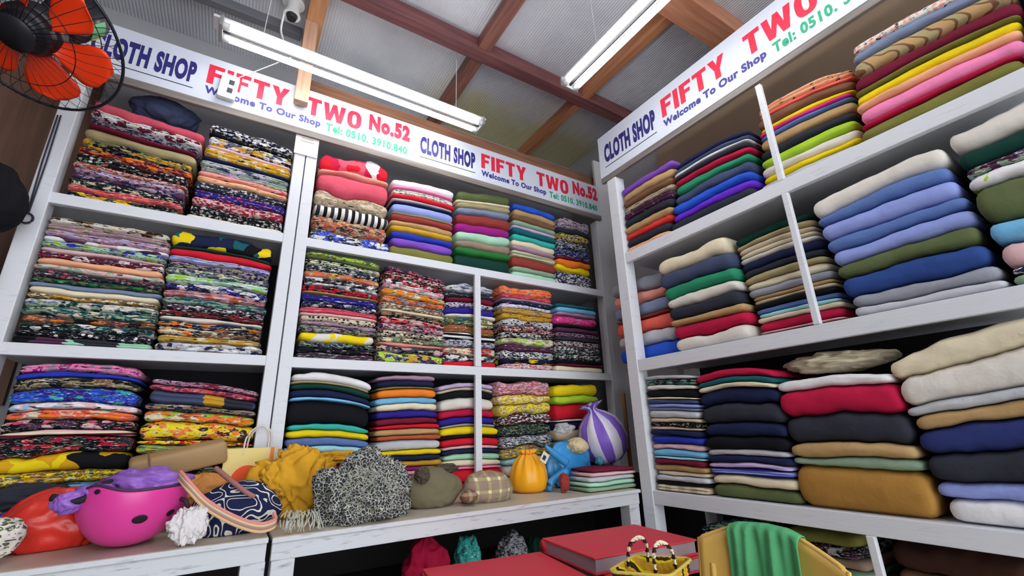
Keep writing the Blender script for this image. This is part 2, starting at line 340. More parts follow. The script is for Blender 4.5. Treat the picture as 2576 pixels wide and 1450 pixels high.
# ================================================================ banners and lettering
NAVY = simple('printed_navy', '2a2670', .5); RED = simple('printed_red', 'dc2846', .5); BLU = simple('printed_blue', '3c3c8c', .5); GRN = simple('printed_green', '1ea078', .5); BLK = simple('printed_black', '2a2a34', .5)
BWHITE = simple('banner_vinyl', 'd0d7e6', .4, .02)
def lettering(name, text, mat, w, h, M, parent, bold=.035, shear=0.0, space=1.05):
    cu = bpy.data.curves.new(name, 'FONT'); cu.body = text; cu.size = 1; cu.offset = bold; cu.extrude = .004; cu.space_character = space; cu.shear = shear; cu.resolution_u = 4
    tmp = bpy.data.objects.new(name, cu); COL.objects.link(tmp); bpy.context.view_layer.update()
    me = bpy.data.meshes.new_from_object(tmp.evaluated_get(bpy.context.evaluated_depsgraph_get())); bpy.data.objects.remove(tmp); bpy.data.curves.remove(cu)
    lo = [min(v.co[i] for v in me.vertices) for i in range(3)]; hi = [max(v.co[i] for v in me.vertices) for i in range(3)]
    me.transform(M @ Matrix.Diagonal((w / (hi[0] - lo[0]), h / (hi[1] - lo[1]), .25, 1)) @ Matrix.Translation((-lo[0], -lo[1], 0)))
    me.transform(Matrix.Translation(-wl(parent))); me.materials.clear(); me.materials.append(mat)
    o = bpy.data.objects.new(name, me); COL.objects.link(o); o.parent = parent; return o
GLYPH = dict(F=(.60, [(0, 0, .25, 1), (.25, .80, .60, 1), (.25, .42, .52, .61)]), I=(.25, [(0, 0, .25, 1)]), T=(.68, [(.215, 0, .465, .80), (0, .80, .68, 1)]))
def block_word(word, mat, u, z, w, h, M, parent):
    """heavy block capitals drawn as polygons"""
    bm = bmesh.new(); x = 0; polys = []
    for ch in word:
        if ch == ' ': x += .34; continue
        if ch in GLYPH:
            wd_, rs = GLYPH[ch]; polys += [[(x + a, b), (x + c, b), (x + c, d), (x + a, d)] for a, b, c, d in rs]
        elif ch == 'Y': wd_ = .76; polys.append([(x + X, Y) for X, Y in ((0, 1), (.27, 1), (.38, .66), (.49, 1), (.76, 1), (.505, .42), (.505, 0), (.255, 0), (.255, .42))])
        elif ch == 'W': wd_ = 1.12; polys.append([(x + X, Y) for X, Y in ((0, 1), (.17, 0), (.42, 0), (.56, .52), (.70, 0), (.95, 0), (1.12, 1), (.87, 1), (.80, .42), (.66, 1), (.46, 1), (.32, .42), (.25, 1))])
        else:
            wd_ = .74; n = 28; c = x + .37
            def se(a, rx, ry): return (c + rx * math.copysign(abs(math.cos(a)) ** .75, math.cos(a)), .5 + ry * math.copysign(abs(math.sin(a)) ** .75, math.sin(a)))
            for k in range(n):
                a, b = 2 * math.pi * k / n, 2 * math.pi * (k + 1) / n; polys.append([se(a, .37, .515), se(b, .37, .515), se(b, .115, .31), se(a, .115, .31)])
        x += wd_ + .10
    x -= .10
    for q in polys:
        lo_, hi_ = [[bm.verts.new((u + X / x * w, z + Y * h, k)) for X, Y in q] for k in (0, .0012)]
        bm.faces.new(hi_); bm.faces.new(lo_[::-1])
        for i in range(len(q)): j = (i + 1) % len(q); bm.faces.new((lo_[i], lo_[j], hi_[j], hi_[i]))
    bm.normal_update(); bmesh.ops.triangulate(bm, faces=bm.faces); bm.transform(M); return link('name_lettering', bm, mat, parent)
def banner_text(parent, M, k=1.0):
    """one repeat of the printed text; M maps (along, up) on the board face"""
    def put(name, text, mat, u, z, w, h, **kw): lettering(name, text, mat, w, h, M @ Matrix.Translation((u, z, 0)), parent, **kw)
    put('shop_lettering', 'CLOTH SHOP', NAVY, .0, .072, .335, .108, bold=.055, space=1.12)
    bm = bmesh.new(); box(bm, (0, .047, 0), (.335, .0505, .001)); bm.transform(M); link('underline', bm, BLK, parent)
    block_word('FIFTY', RED, .375, .097, .317, .098, M, parent); block_word('TWO', RED, .772, .097, .254, .098, M, parent)
    put('number_lettering', 'No.52', RED, 1.065, .115, .217, .098, bold=.065, space=1.15)
    put('welcome_lettering', 'Welcome To Our Shop', BLU, .375, .034, .465, .048, bold=.045, space=1.1)
    put('phone_lettering', 'Tel: 0510. 3910.840', GRN, .865, .034, .405, .046, bold=.036, space=1.1)
t = thing('shop_banner', 'long white shop banner with two repeats of red and navy lettering, over the back shelves', 'banner', (.6, 1.99, 2.43))
b_ = boxo('board', (-.78, 1.984, 2.435), (1.993, 1.994, 2.662), BWHITE, t, bev=.002)
boxo('bottom_trim', (-.78, 1.978, 2.40), (1.993, 2.0, 2.434), wood('grey_brown_trim', '6a625e', '8a8480', 0), t)
for u0 in (-.647, .694):
    M = Matrix.Translation((u0, 1.9838, 2.428)) @ Matrix.Rotation(math.pi / 2, 4, 'X')
    banner_text(t, M)
t = thing('shop_banner', 'white shop banner with large red lettering, over the right-hand shelves', 'banner', (1.61, .5, 2.4))
bm = bmesh.new(); tilt = Matrix.Translation((1.616, 1.573, 2.385)) @ Matrix.Rotation(math.radians(-90), 4, 'Z') @ Matrix.Rotation(math.radians(.8), 4, 'Y')
box(bm, (0, -.006, 0), (2.35, .006, .262), .002); bm.transform(tilt); link('board', bm, BWHITE, t)
bm = bmesh.new(); box(bm, (0, -.004, -.03), (2.35, .014, -.001), .002); bm.transform(tilt); link('bottom_trim', bm, wood('grey_brown_trim_right', '6a625e', '8a8480', 1), t)
for u0 in (.045, 1.44):
    banner_text(t, tilt @ Matrix.Translation((u0, -.0062, .0)) @ Matrix.Rotation(math.pi / 2, 4, 'X') @ Matrix.Diagonal((1.08, 1.06, 1, 1)))

# ================================================================ lamps and other fittings on the ceiling
LAMP = bpy.data.materials.new('lit_tube'); LAMP.use_nodes = True
p_ = LAMP.node_tree.nodes['Principled BSDF']; p_.inputs['Emission Color'].default_value = (1, .98, .95, 1); p_.inputs['Emission Strength'].default_value = TUBE
WPL = simple('white_enamel', 'd8dadc', .35); DKM = simple('dark_metal', '2c2c30', .5, metal=.3)
def tube_lamp(label, a, b, wires):
    a, b = Vector(a), Vector(b); d = (b - a).normalized(); s = Vector((0, 0, 1)).cross(d)
    t = thing('fluorescent_lamp', label, 'lamp', (a + b) / 2)
    def bar(name, p, q, w, h, mat, par=t):
        bm = bmesh.new(); box(bm, (-w / 2, 0, -h / 2), (w / 2, (q - p).length, h / 2), .002)
        R = Matrix((s, d, Vector((0, 0, 1)))).transposed().to_4x4(); bm.transform(Matrix.Translation(p) @ R); return link(name, bm, mat, par)
    up = Vector((0, 0, .035))
    bar('reflector', a + up - d * .06, b + up + d * .05, .07, .012, WPL)
    bar('ballast_spine', a - d * .03 + up * .25, b + d * .03 + up * .25, .009, .02, DKM)
    for sg in (-1, 1):
        o = s * (.032 * sg)
        bm = bmesh.new(); tube(bm, [a + o, b + o], .0135, 12); link('tube', bm, LAMP, t, True)
        for e, q in ((a, -1), (b, 1)):
            bm = bmesh.new(); tube(bm, [e + o, e + o + d * (.03 * q)], .015, 10); link('tube_cap', bm, WPL, t, True)
    for e, q in ((a, -1), (b, 1)): bar('end_bracket', e + d * (.03 * q) + up * .3 - d * .006, e + d * (.03 * q) + up * .3 + d * .006, .10, .05, simple('end_bracket', '8a8c8c', .5))
    for f in wires:
        p = a.lerp(b, f) + up; bm = bmesh.new(); tube(bm, [p, p + Vector((.01, .02, CEIL - p.z))], .0018, 5); link('hanging_wire', bm, WPL, t)
    return t
tube_lamp('lit twin-tube lamp hanging in front of the back banner', (-.2, 1.76, 2.62), (.92, 1.775, 2.62), (.1, .9))
tube_lamp('lit twin-tube lamp hanging near the right-hand banner', (1.2, .12, 2.62), (1.185, 1.27, 2.62), (.15, .85))
# bulb holder on the ceiling with its flex
p = atZ(3.03, 737, 22); t = thing('bulb_holder', 'white ceiling bulb holder with a dangling flex, left of the timber rafter', 'light fitting', p)
bm = bmesh.new()
for z0, z1, r0, r1 in ((.07, .03, .05, .05), (.03, -.015, .03, .026), (-.015, -.045, .03, .038)):
    tube(bm, [p + Vector((0, 0, z0)), p + Vector((0, 0, z1))], [r0, r1], 16)
link('holder', bm, WPL, t)
bm = bmesh.new(); tube(bm, [p + Vector((0, 0, -.045)), p + Vector((0, 0, -.065))], [.026, .02], 14); link('contact', bm, DKM, t)
bm = bmesh.new(); tube(bm, spline([p + Vector((-.03, 0, -.02)), p + Vector((-.035, .03, -.12)), p + Vector((-.01, 0, -.22)), p + Vector((0, -.06, -.29)), Vector((.0, 1.775, 2.675))]), .005, 6); link('flex', bm, WPL, t, True)
# socket box hanging in front of the banner
p = atY(1.9705, 574, 222); t = thing('socket_box', 'small white socket box fixed over the F of the back banner', 'socket', p)
bm = bmesh.new(); box(bm, (-.032, -.018, -.062), (.034, .008, .062), .005); R = Matrix.Translation(p) @ Matrix.Rotation(math.radians(3), 4, 'Y'); bm.transform(R); link('case', bm, simple('socket_white', 'e2e4e4', .4), t)
for z in (.02, -.022):
    bm = bmesh.new(); box(bm, (.0, -.0205, z - .012), (.02, -.0175, z + .012), .001); bm.transform(R); link('outlet', bm, BLK, t)
bm = bmesh.new(); tube(bm, [p + Vector((.02, 0, .06)), Vector((-.02, 1.94, 2.72)), Vector((.03, 1.80, 2.655))], .0022, 5); link('cable', bm, WPL, t)
# paper notice on the middle post
p = atY(1.99, 772, 366); t = boxo('paper_notice', p + Vector((-.05, -.001, -.055)), p + Vector((.05, .0015, .055)), simple('faded_paper', 'd8cccc', .8, .12, 40), bev=0)
tag(t, 'faded paper notice pasted on the top of the middle shelf post', 'notice')
bm = bmesh.new()
for i, (w, z) in enumerate(((.05, .03), (.06, .015))): box(bm, p + Vector((-w / 2, -.0016, z)), p + Vector((w / 2, -.0011, z + .006)))
link('faint_print', bm, simple('faint_ink', 'a4a098', .8), t)
# cord loop on the left post
bm = bmesh.new(); c = atY(1.985, 66, 549)
tube(bm, [c + Vector((.016 * math.sin(a), 0, .018 * math.cos(a))) for a in [i * math.pi / 8 for i in range(16)]], .0035, 6, True)
o = link('cord_loop', bm, simple('dark_cord', '2a2a3a', .6), None, True); tag(o, 'dark looped cord hanging down the left shelf post', 'cord')
bm = bmesh.new(); q = c + Vector((0, 0, .018))
for dx in (-.006, .004): tube(bm, [q + Vector((dx * .3, 0, 0)), q + Vector((dx - .002, 0, .2)), atY(1.985, 150 + dx * 800, 290)], .0026, 5)
link('cord', bm, simple('dark_cord', '2a2a3a', .6), o)

# ================================================================ folded cloth, pile by pile
ORD = ['topmost', 'second from top', 'third from top', 'fourth from top', 'fifth from top', 'sixth from top', 'seventh from top', 'eighth from top', 'ninth from top', 'tenth from top'] + ['%s from top' % w for w in
       ('eleventh', 'twelfth', '13th', '14th', '15th', '16th', '17th', '18th', '19th', '20th', '21st', '22nd')]
PW = dict(plain='plain', floral='floral', ditsy='speckled', dots='dotted', batik='mottled', stripes='striped', lines='pinstriped', bold='bold print', leaf='leaf print', check='checked', zigzag='zigzag', knit='knitted')
def cname(c): return {'hotpink': 'hot pink'}.get(c, c)
def fold_mesh(ul, ur, TT, ZL, ZH, depth, back, b, folds, seed, fine, soft=1.0):
    """one folded length of cloth. UL/UR(h) side edges, ZL/ZH(t) lower and upper surface across the width t"""
    rnd = random.Random(seed); bm = bmesh.new()
    w = ur - ul; ds = [0, .004, .011, .024]; n = max(8, int(w / .022)) if fine else 8
    ts = [d / w for d in ds] + [(.04 + (w - .08) * i / n) / w for i in range(n + 1)] + [1 - d / w for d in reversed(ds)]
    end = [.38, .72, .9, 1] ; ein = [.016, .007, .002, 0]
    m = max(1, folds); ns = (6 * m + 2) if m > 1 else (9 if fine else 7); pr = []
    for j in range(ns + 1):
        s = -1 + 2 * j / ns; x = max(0, 1 - abs(s) ** 2.4) ** (1 / 2.4)
        g = 0
        if m > 1: q = abs(math.cos(math.pi * m * (s + 1) / 2)); g = .010 * q ** 5 if 0 < j < ns else 0
        pr.append((-b * x + g, s))
    pr += [(.05, 1), (depth, 1), (depth, -1), (.05, -1)]
    so = Vector((seed * 1.7 % 50, seed * 3.3 % 50, seed * .9 % 50)); rows = []
    for i, t in enumerate(ts):
        k = min(i, len(ts) - 1 - i); es = end[k] if k < 4 else 1; ei = ein[k] if k < 4 else 0
        q_ = TT(ul + w * t); zl, zh = ZL(q_), ZH(q_); zm, hh = (zl + zh) / 2, (zh - zl) / 2 - .001; row = []
        wav = noise.noise(so + Vector((t * w * 7, 0, 0))) * .006 * soft
        for y, s in pr:
            u = ul + w * t
            cr = noise.noise(so + Vector((t * w * 16, s * 1.4, 3))) * .0028 * soft if y < .03 else 0
            row.append(bm.verts.new((u, back + y + ei + (wav if y < .04 else 0) + cr, zm + s * hh * es)))
        rows.append(row)
    for A, B in zip(rows, rows[1:]):
        for j in range(len(pr)): bm.faces.new((A[j], A[(j + 1) % len(pr)], B[(j + 1) % len(pr)], B[j]))
    bm.faces.new(rows[0]); bm.faces.new(rows[-1][::-1]); return bm
SEED = [100]; PREV = {}
LIM = dict(L=(-.621, .099), M=(.201, 1.954), R=(-1.47, 9))
def pile(plane, phrase, group, TL, TR, BR, BL, base, layers, arch=0, back=.012, depth=None, soft=1.0, fine=True, lab=None, wave=None, at=None):
    if plane == 'B': cv = lambda p: (lambda q: (q.x, q.z))(atY(at or YB, *p))
    else: cv = lambda p: (lambda q: (-q.y, q.z))(atX(at or XR, *p))
    tl, tr, br, bl = map(cv, (TL, TR, BR, BL)); HL, HR = tl[1] - base, tr[1] - base
    lay = [x.split() for x in layers.split(';')]; tot = sum(float(x[0]) for x in lay); N = len(lay)
    SEED[0] += 17; s0 = SEED[0]
    def bound(h, k):
        if k == 0: return lambda t: base + .0004
        amp = 1.15 * wave * min(HL, HR) * min(float(lay[N - k][0]), float(lay[max(0, N - k - 1)][0])) / tot
        so = Vector((s0 * .37 + k * 5.1, k * 2.3, 1))
        return lambda t: base + h * (HL + (HR - HL) * t) + arch * h * (1 - (2 * t - 1) ** 2) + amp * (noise.noise(so + Vector((t * 2.6, 0, 0))) + .55 * noise.noise(so + Vector((t * 8, 4, 0))))
    if depth is None: depth = .3 - max(0, back - .012) - (.02 if back > .06 else 0)
    if wave is None: wave = .34 if sum(x[1] != 'plain' for x in lay) > N / 2 else .2
    u_ref, w_ref = (bl[0] + tl[0]) / 2, (br[0] + tr[0] - bl[0] - tl[0]) / 2
    TT = lambda u: min(1, max(0, (u - u_ref) / w_ref))
    key = (plane, round(base, 2), at); prev = PREV.get(key, []); mine = []
    lim = LIM['R' if plane == 'R' else 'L' if (bl[0] + br[0]) / 2 < .15 else 'M'] if back < .07 and not at else (-9, 9)
    h = 0; bs = [bound(0, 0)]; hs = [0]
    for k, x in enumerate(reversed(lay), 1): h += float(x[0]) / tot; hs.append(h); bs.append(bound(h, k))
    for k, x in enumerate(reversed(lay)):
        idx = N - 1 - k; rnd = random.Random(s0 * 31 + k); hm = (hs[k] + hs[k + 1]) / 2
        ul = bl[0] + (tl[0] - bl[0]) * hm + rnd.uniform(-.002, .009); ur = br[0] + (tr[0] - br[0]) * hm - rnd.uniform(-.002, .009)
        zm_ = base + hm * (HL + HR) / 2; tz_ = (hs[k + 1] - hs[k]) * (HL + HR) / 4
        ul = max([ul, lim[0]] + [pu + .001 for pa, pb, pu in prev if pb > bs[k](0) - .006 and pa < bs[k + 1](0) + .006]); ur = min(ur, lim[1]); mine.append((bs[k](1), bs[k + 1](1), ur))
        pat, cols = x[1], x[2].split(','); th = (hs[k + 1] - hs[k]) * (HL + HR) / 2
        folds = int(x[3]) if len(x) > 3 else (max(1, round(th / .0155)) if pat != 'plain' else 1)
        b = min(.9 * th / 2 + .006, .034); seed = s0 * 13 + k * 7
        o0 = Vector(((ul + ur) / 2, back + rnd.uniform(-.004, .008) + b, min(bs[k](t) for t in (0, .25, .5, .75, 1))))
        bm = fold_mesh(ul, ur, TT, bs[k], bs[k + 1], depth, 0, b, folds, seed, fine, soft)
        for v in bm.verts: v.co.x -= o0.x; v.co.z -= o0.z
        nm = 'plain_cloth' if pat == 'plain' else 'printed_cloth'; me = bpy.data.meshes.new(nm); bmesh.ops.recalc_face_normals(bm, faces=bm.faces); bm.to_mesh(me); bm.free()
        me.polygons.foreach_set('use_smooth', [True] * len(me.polygons)); me.materials.append(cloth(pat, cols, seed))
        o = bpy.data.objects.new(nm, me); COL.objects.link(o)
        if plane == 'B': o.location = (o0.x, (at or YB) + o0.y, o0.z)
        else: o.location = ((at or XR) + o0.y, -o0.x, o0.z); o.rotation_euler.z = -math.pi / 2
        cs = ' and '.join(cname(c) for c in cols[:2]); what = ('plain ' + cname(cols[0])) if pat == 'plain' else '%s %s' % (cs, PW[pat])
        place = ORD[idx] if idx < N - 1 or N < 3 else 'bottom'
        tag(o, '%s folded cloth, %s, %s' % (what, place, phrase), 'folded cloth', group)
    PREV[key] = mine

# ---- left bay of the back shelves
G1, G2, G3 = 'cloth piles on the left bay', 'cloth piles on the middle bay', 'cloth piles on the right-hand shelves'
pile('B', 'left pile, left bay top shelf', G1, (236, 240), (516, 332), (450, 530), (150, 484), SA, '70 plain rose;70 floral white,maroon,ivory;60 ditsy grey,navy,plum;30 plain maroon;70 plain khaki;85 floral black,mustard,olive;60 batik rust,maroon,orange;75 dots black,white,sage,rust;40 ditsy blush,rust;40 ditsy mauve,plum,lilac;40 batik plum,navy,mauve;50 ditsy forest,black,cream;50 batik coral,rose,salmon;55 floral black,yellow,moss,mustard', arch=-.004)
pile('B', 'right pile, left bay top shelf', G1, (532, 300), (745, 372), (714, 585), (466, 532), SA, '75 ditsy white,black,navy;30 batik mustard,black;75 floral white,slate,black,mustard;25 plain blush;85 batik mustard,gold,cream;25 plain navy;50 floral silver,slate,sage;45 floral sage,grey,lilac;40 batik rose,salmon;40 batik blush,peach;65 dots charcoal,white,silver;60 dots indigo,crimson,rose;65 ditsy blush,crimson,brick;85 dots black,white,blush,sage;35 plain ivory')
pile('B', 'left pile, left bay middle shelf', G1, (112, 532), (432, 585), (378, 886), (18, 862), SB, '60 floral ivory,chocolate,cream,brown;55 batik taupe,mauve,khaki;60 batik lilac,mauve,blush;35 bold white,plum,blush;65 floral sage,royal,lime,mint;30 plain blush;60 floral maroon,plum,white;50 plain peach;45 batik mint,blush,sage;60 dots charcoal,rose,plum;45 batik green,forest,moss;35 plain steel;50 plain cream;35 ditsy gold,brown,cream;75 floral ivory,denim,forest,sage;55 batik cream,teal,sage;55 floral brown,orange,black,plum;65 floral forest,black,teal,white;50 dots black,white,slate;60 bold black,mint,plum,charcoal', arch=.0)
pile('B', 'right pile, left bay middle shelf', G1, (426, 568), (690, 622), (660, 893), (384, 884), SB, '130 leaf navy,yellow,black,teal 1;25 plain forest;55 plain red;50 batik silver,periwinkle,lilac;50 ditsy navy,mauve,khaki;50 ditsy slate,cream,sage;60 batik white,mint,lime;70 floral navy,white,indigo;50 batik salmon,mauve,rust;60 batik teal,sage,slate;45 ditsy black,silver,plum;50 batik maroon,brick,black;25 plain ivory;50 floral navy,orange,cream,forest;55 floral cream,brown,orange,black;55 batik cream,gold,khaki;70 floral silver,navy,white,taupe', arch=.012)
pile('B', 'left pile, left bay lowest shelf', G1, (38, 916), (358, 934), (318, 1232), (-60, 1250), .795, '60 batik magenta,pink,mauve;35 plain royal;60 batik brown,khaki,black,charcoal;90 floral blue,royal,turquoise,indigo;45 batik sky,blush,white;55 batik orange,coral,cream;65 floral black,blush,plum,rose;35 lines blush,maroon,cream;110 floral black,crimson,charcoal,moss,red;90 bold yellow,black,yellow,mustard 1;80 batik mustard,brown,yellow,moss 2;75 batik steel,sky,denim;110 floral mustard,orange,olive,yellow;90 plain charcoal', arch=.02, soft=1.5, wave=.28)
pile('B', 'right pile, left bay lowest shelf', G1, (378, 948), (652, 985), (640, 1190), (315, 1190), .795, '40 batik plum,mauve,maroon;40 batik crimson,rose,plum;75 bold slate,gold,charcoal 2;45 batik brown,navy,taupe;65 floral orange,lime,rust,cream;120 floral yellow,chocolate,orange,yellow 1;30 batik red,yellow,brick;65 batik khaki,lime,sage,yellow;60 ditsy brown,khaki,black,blush;60 floral ivory,sage,black;60 batik olive,khaki;60 plain rust;70 batik sage,moss;90 plain charcoal', arch=.004, soft=1.3)
# ---- middle bay of the back shelves
P5 = ['first', 'second', 'third', 'fourth', 'fifth']
def mp_(i, row): return '%s pile, middle bay %s shelf' % (P5[i], row)
pile('B', mp_(0, 'top'), G2, (806, 380), (980, 418), (982, 628), (782, 597), SA, '150 bold crimson,blush,red,white,rose 1;50 plain salmon;170 plain rose;130 batik khaki,taupe,beige 1;95 stripes black,ivory,charcoal,white 1;140 floral rust,taupe,chocolate,tan 1;110 floral navy,royal,blue,ivory 1', arch=.012)
pile('B', mp_(1, 'top'), G2, (990, 444), (1146, 482), (1146, 660), (984, 632), SA, '85 plain white;25 plain pink;65 dots ivory,sage,white;50 plain red;25 plain silver;25 plain navy;105 plain periwinkle;20 plain khaki;70 plain brick;60 plain tan;65 plain gold;70 plain royal;80 plain purple;115 plain olive', arch=.012)
pile('B', mp_(2, 'top'), G2, (1152, 474), (1290, 492), (1288, 690), (1150, 668), SA, '115 plain moss;30 plain cream;60 plain khaki;70 plain steel;115 plain brick;90 plain magenta;100 plain mint;85 plain taupe;65 plain green;150 plain forest', arch=.006)
pile('B', mp_(3, 'top'), G2, (1296, 503), (1403, 540), (1405, 708), (1291, 690), SA, '70 plain blue;65 plain tan;60 plain brown;50 plain sage;35 plain lilac;60 plain teal;60 plain turquoise;70 plain cream;40 plain mauve;70 lines cream,sage,khaki;100 plain brick;50 plain sage;55 plain mint', arch=.004)
pile('B', mp_(4, 'top'), G2, (1408, 536), (1488, 560), (1495, 728), (1406, 708), SA, '120 batik slate,mauve,silver,plum;55 plain charcoal;75 ditsy khaki,yellow,navy;90 ditsy navy,slate,silver;90 ditsy navy,indigo,steel;25 plain maroon;65 plain orange;60 plain yellow;140 ditsy navy,white,slate', soft=1.4)
pile('B', mp_(0, 'middle'), G2, (772, 625), (964, 664), (944, 908), (745, 896), SB, '50 batik olive,lime,moss;30 plain moss;65 ditsy cream,black,sage;55 ditsy forest,white,navy;60 batik rose,orange,mauve,yellow;55 floral charcoal,white,black;45 floral grey,forest,white;65 batik maroon,red,black;20 plain tan;70 batik royal,indigo;55 floral navy,white,slate;65 batik crimson,rose;30 plain blush;55 dots cream,black;45 batik silver,mauve;60 ditsy charcoal,mauve,sage;90 bold yellow,charcoal,ivory,yellow 1;60 ditsy black,slate,sage;50 batik plum,black;60 batik mauve,charcoal,plum', arch=.006)
pile('B', mp_(1, 'middle'), G2, (970, 664), (1126, 706), (1122, 919), (947, 912), SB, '55 ditsy plum,navy,rose;60 ditsy brick,black,blush;60 floral black,white,red;60 floral white,sage,pink;75 batik orange,gold,cream;65 floral rust,steel,orange;65 ditsy taupe,cream,brown;30 plain cream;55 ditsy chocolate,black,tan;60 floral blush,black,red;65 ditsy silver,navy,rose;75 ditsy cream,black,taupe;55 batik sage,moss,cream;30 plain salmon;60 floral black,blush,slate;110 floral lime,indigo,navy,gold,plum 1', arch=.008)
pile('B', mp_(2, 'middle'), G2, (1130, 706), (1256, 722), (1264, 926), (1122, 918), SB, '80 batik steel,silver,white;70 batik taupe,charcoal;45 plain maroon;55 ditsy lilac,black,white;75 plain indigo;30 plain ivory;90 batik teal,olive,cream;80 batik brown,rust,olive;70 lines black,white;65 ditsy slate,silver;80 floral cream,red,taupe;60 floral white,teal,black;65 plain red', arch=.014, back=.05)
pile('B', mp_(3, 'middle'), G2, (1264, 714), (1396, 735), (1400, 926), (1270, 925), SB, '90 batik coral,orange,salmon;60 batik coral,rose;30 plain mauve;40 batik slate,navy;45 batik lilac,white,steel;70 batik gold,tan,mustard;65 batik ochre,gold;80 ditsy silver,black,white;70 ditsy brick,black,blush;70 ditsy white,black;80 batik lime,ivory,khaki;70 batik maroon,plum;90 ditsy black,white,silver;50 bold navy,yellow,black;70 ditsy blush,white,rose', arch=.004)
pile('B', mp_(4, 'middle'), G2, (1403, 758), (1502, 772), (1526, 946), (1404, 934), SB, '50 plain teal;65 plain sky;45 plain mauve;110 batik red,hotpink 1;40 plain black;65 plain plum;60 batik plum,mauve,black;45 plain charcoal;70 ditsy black,silver,blush;90 ditsy charcoal,white,black;70 ditsy forest,white,black;50 plain black;30 plain maroon;70 plain cream')
pile('B', mp_(0, 'lowest'), G2, (736, 936), (936, 968), (935, 1200), (708, 1200), .795, '75 plain white;20 plain khaki;50 plain forest;60 plain navy;28 plain sky;180 plain black;50 plain turquoise;60 plain yellow;60 plain denim;60 plain aqua;90 plain forest;100 plain crimson;130 plain red;80 plain maroon', arch=.022)
pile('B', mp_(1, 'lowest'), G2, (950, 948), (1100, 950), (1126, 1205), (945, 1205), .795, '45 plain mauve;60 plain navy;25 plain olive;80 plain orange;60 plain sky;60 plain cream;70 plain indigo;60 plain maroon;40 plain red;60 plain tan;40 plain rust;85 plain silver;55 plain yellow;50 plain navy;50 plain gold;35 plain magenta;40 plain blush;45 plain rose;50 plain beige;90 plain navy', arch=.012)
pile('B', mp_(2, 'lowest'), G2, (1112, 968), (1252, 972), (1284, 1205), (1130, 1205), .795, '55 plain lilac;35 plain beige;70 plain black;130 plain ivory;80 plain crimson;70 plain indigo;30 plain grey;85 plain yellow;30 plain black;80 plain red;35 plain blush;50 plain navy;60 plain mint;65 plain cream;30 plain pink;130 plain red;70 plain crimson', arch=.022, back=.05)
pile('B', mp_(3, 'lowest'), G2, (1252, 962), (1386, 960), (1405, 1190), (1280, 1200), .795, '135 ditsy blush,mauve,rose;100 ditsy yellow,cream,gold 1;95 ditsy khaki,yellow 1;110 ditsy maroon,white,black;100 ditsy black,forest,moss;110 ditsy grey,black,white;95 ditsy khaki,yellow,brown;80 plain aqua;90 plain ivory;90 plain mint', arch=.004)
pile('B', mp_(4, 'lowest'), G2, (1396, 968), (1506, 966), (1525, 1190), (1412, 1190), .795, '120 plain yellow;80 plain lime;160 plain red;20 plain white;80 plain navy;120 plain beige;110 plain sage;130 plain navy;120 plain ivory', arch=.002)
# ---- right-hand shelves
def rp_(i, row): return '%s pile, right wall %s shelf' % (P5[i], row)
pile('R', rp_(0, 'top'), G3, (1556, 478), (1690, 394), (1680, 590), (1569, 634), RZ[0], '85 plain purple;105 plain tan;80 plain brown;70 batik taupe,beige;100 batik charcoal,plum;90 plain charcoal;95 plain tan;75 plain scarlet;105 plain charcoal;60 plain peach', arch=.004, soft=1.5)
pile('R', rp_(1, 'top'), G3, (1692, 420), (1878, 318), (1894, 484), (1682, 584), RZ[0], '60 plain navy;45 plain slate;30 plain white;55 plain charcoal;65 plain crimson;90 plain emerald;110 plain slate;100 plain blue;90 plain violet;100 plain charcoal', arch=.02)
pile('R', rp_(2, 'top'), G3, (1885, 268), (2124, 148), (2146, 356), (1896, 482), RZ[0], '80 batik salmon,peach;35 plain coral;80 plain brown;45 plain yellow;35 plain hotpink;35 plain denim;95 plain tan;70 plain charcoal;85 plain lime;85 plain ivory;50 plain yellow;85 plain silver', arch=.02, back=.05)
pile('R', rp_(3, 'top'), G3, (2132, 118), (2548, -105), (2574, 170), (2158, 358), RZ[0], '95 dots ivory,salmon 1;95 plain steel;170 zigzag tan,brown,khaki 1;130 plain maroon;40 plain olive;100 plain yellow;70 plain peach;140 plain pink;40 plain crimson;150 plain olive', arch=.02)
pile('R', rp_(4, 'top'), G3, (2560, -115), (2900, -320), (2900, 0), (2582, 165), RZ[0], '200 plain silver;180 stripes silver,grey;200 plain navy;150 plain ivory', arch=.01)
pile('R', rp_(0, 'middle'), G3, (1508, 718), (1634, 674), (1690, 890), (1536, 926), RZ[1], '150 plain grey;130 plain salmon;150 plain steel;30 plain brick;150 plain coral;140 plain silver;170 plain blue', back=.075, soft=.6)
pile('R', rp_(1, 'middle'), G3, (1640, 660), (1815, 586), (1886, 846), (1698, 888), RZ[1], '200 plain cream;190 plain slate;150 plain emerald;140 plain ivory;160 plain charcoal;80 plain tan;160 plain crimson;160 plain ivory', soft=.7)
pile('R', rp_(2, 'middle'), G3, (1822, 602), (2022, 522), (2118, 808), (1894, 844), RZ[1], '100 plain forest;70 plain khaki;70 plain beige;50 plain cream;60 plain ivory;110 plain navy;80 plain charcoal;90 plain khaki;90 plain cream;100 plain grey;40 plain tan;50 plain beige;60 plain black;60 plain denim;50 plain aqua;60 plain cream;110 plain crimson;25 plain blush;40 plain crimson', back=.05, arch=.012)
pile('R', rp_(3, 'middle'), G3, (2030, 510), (2358, 362), (2532, 718), (2142, 796), RZ[1], '160 plain ivory;110 plain denim;150 plain periwinkle;110 plain denim;130 plain periwinkle;120 plain moss;180 plain deepblue;110 plain grey;75 plain silver', arch=.008, soft=.7)
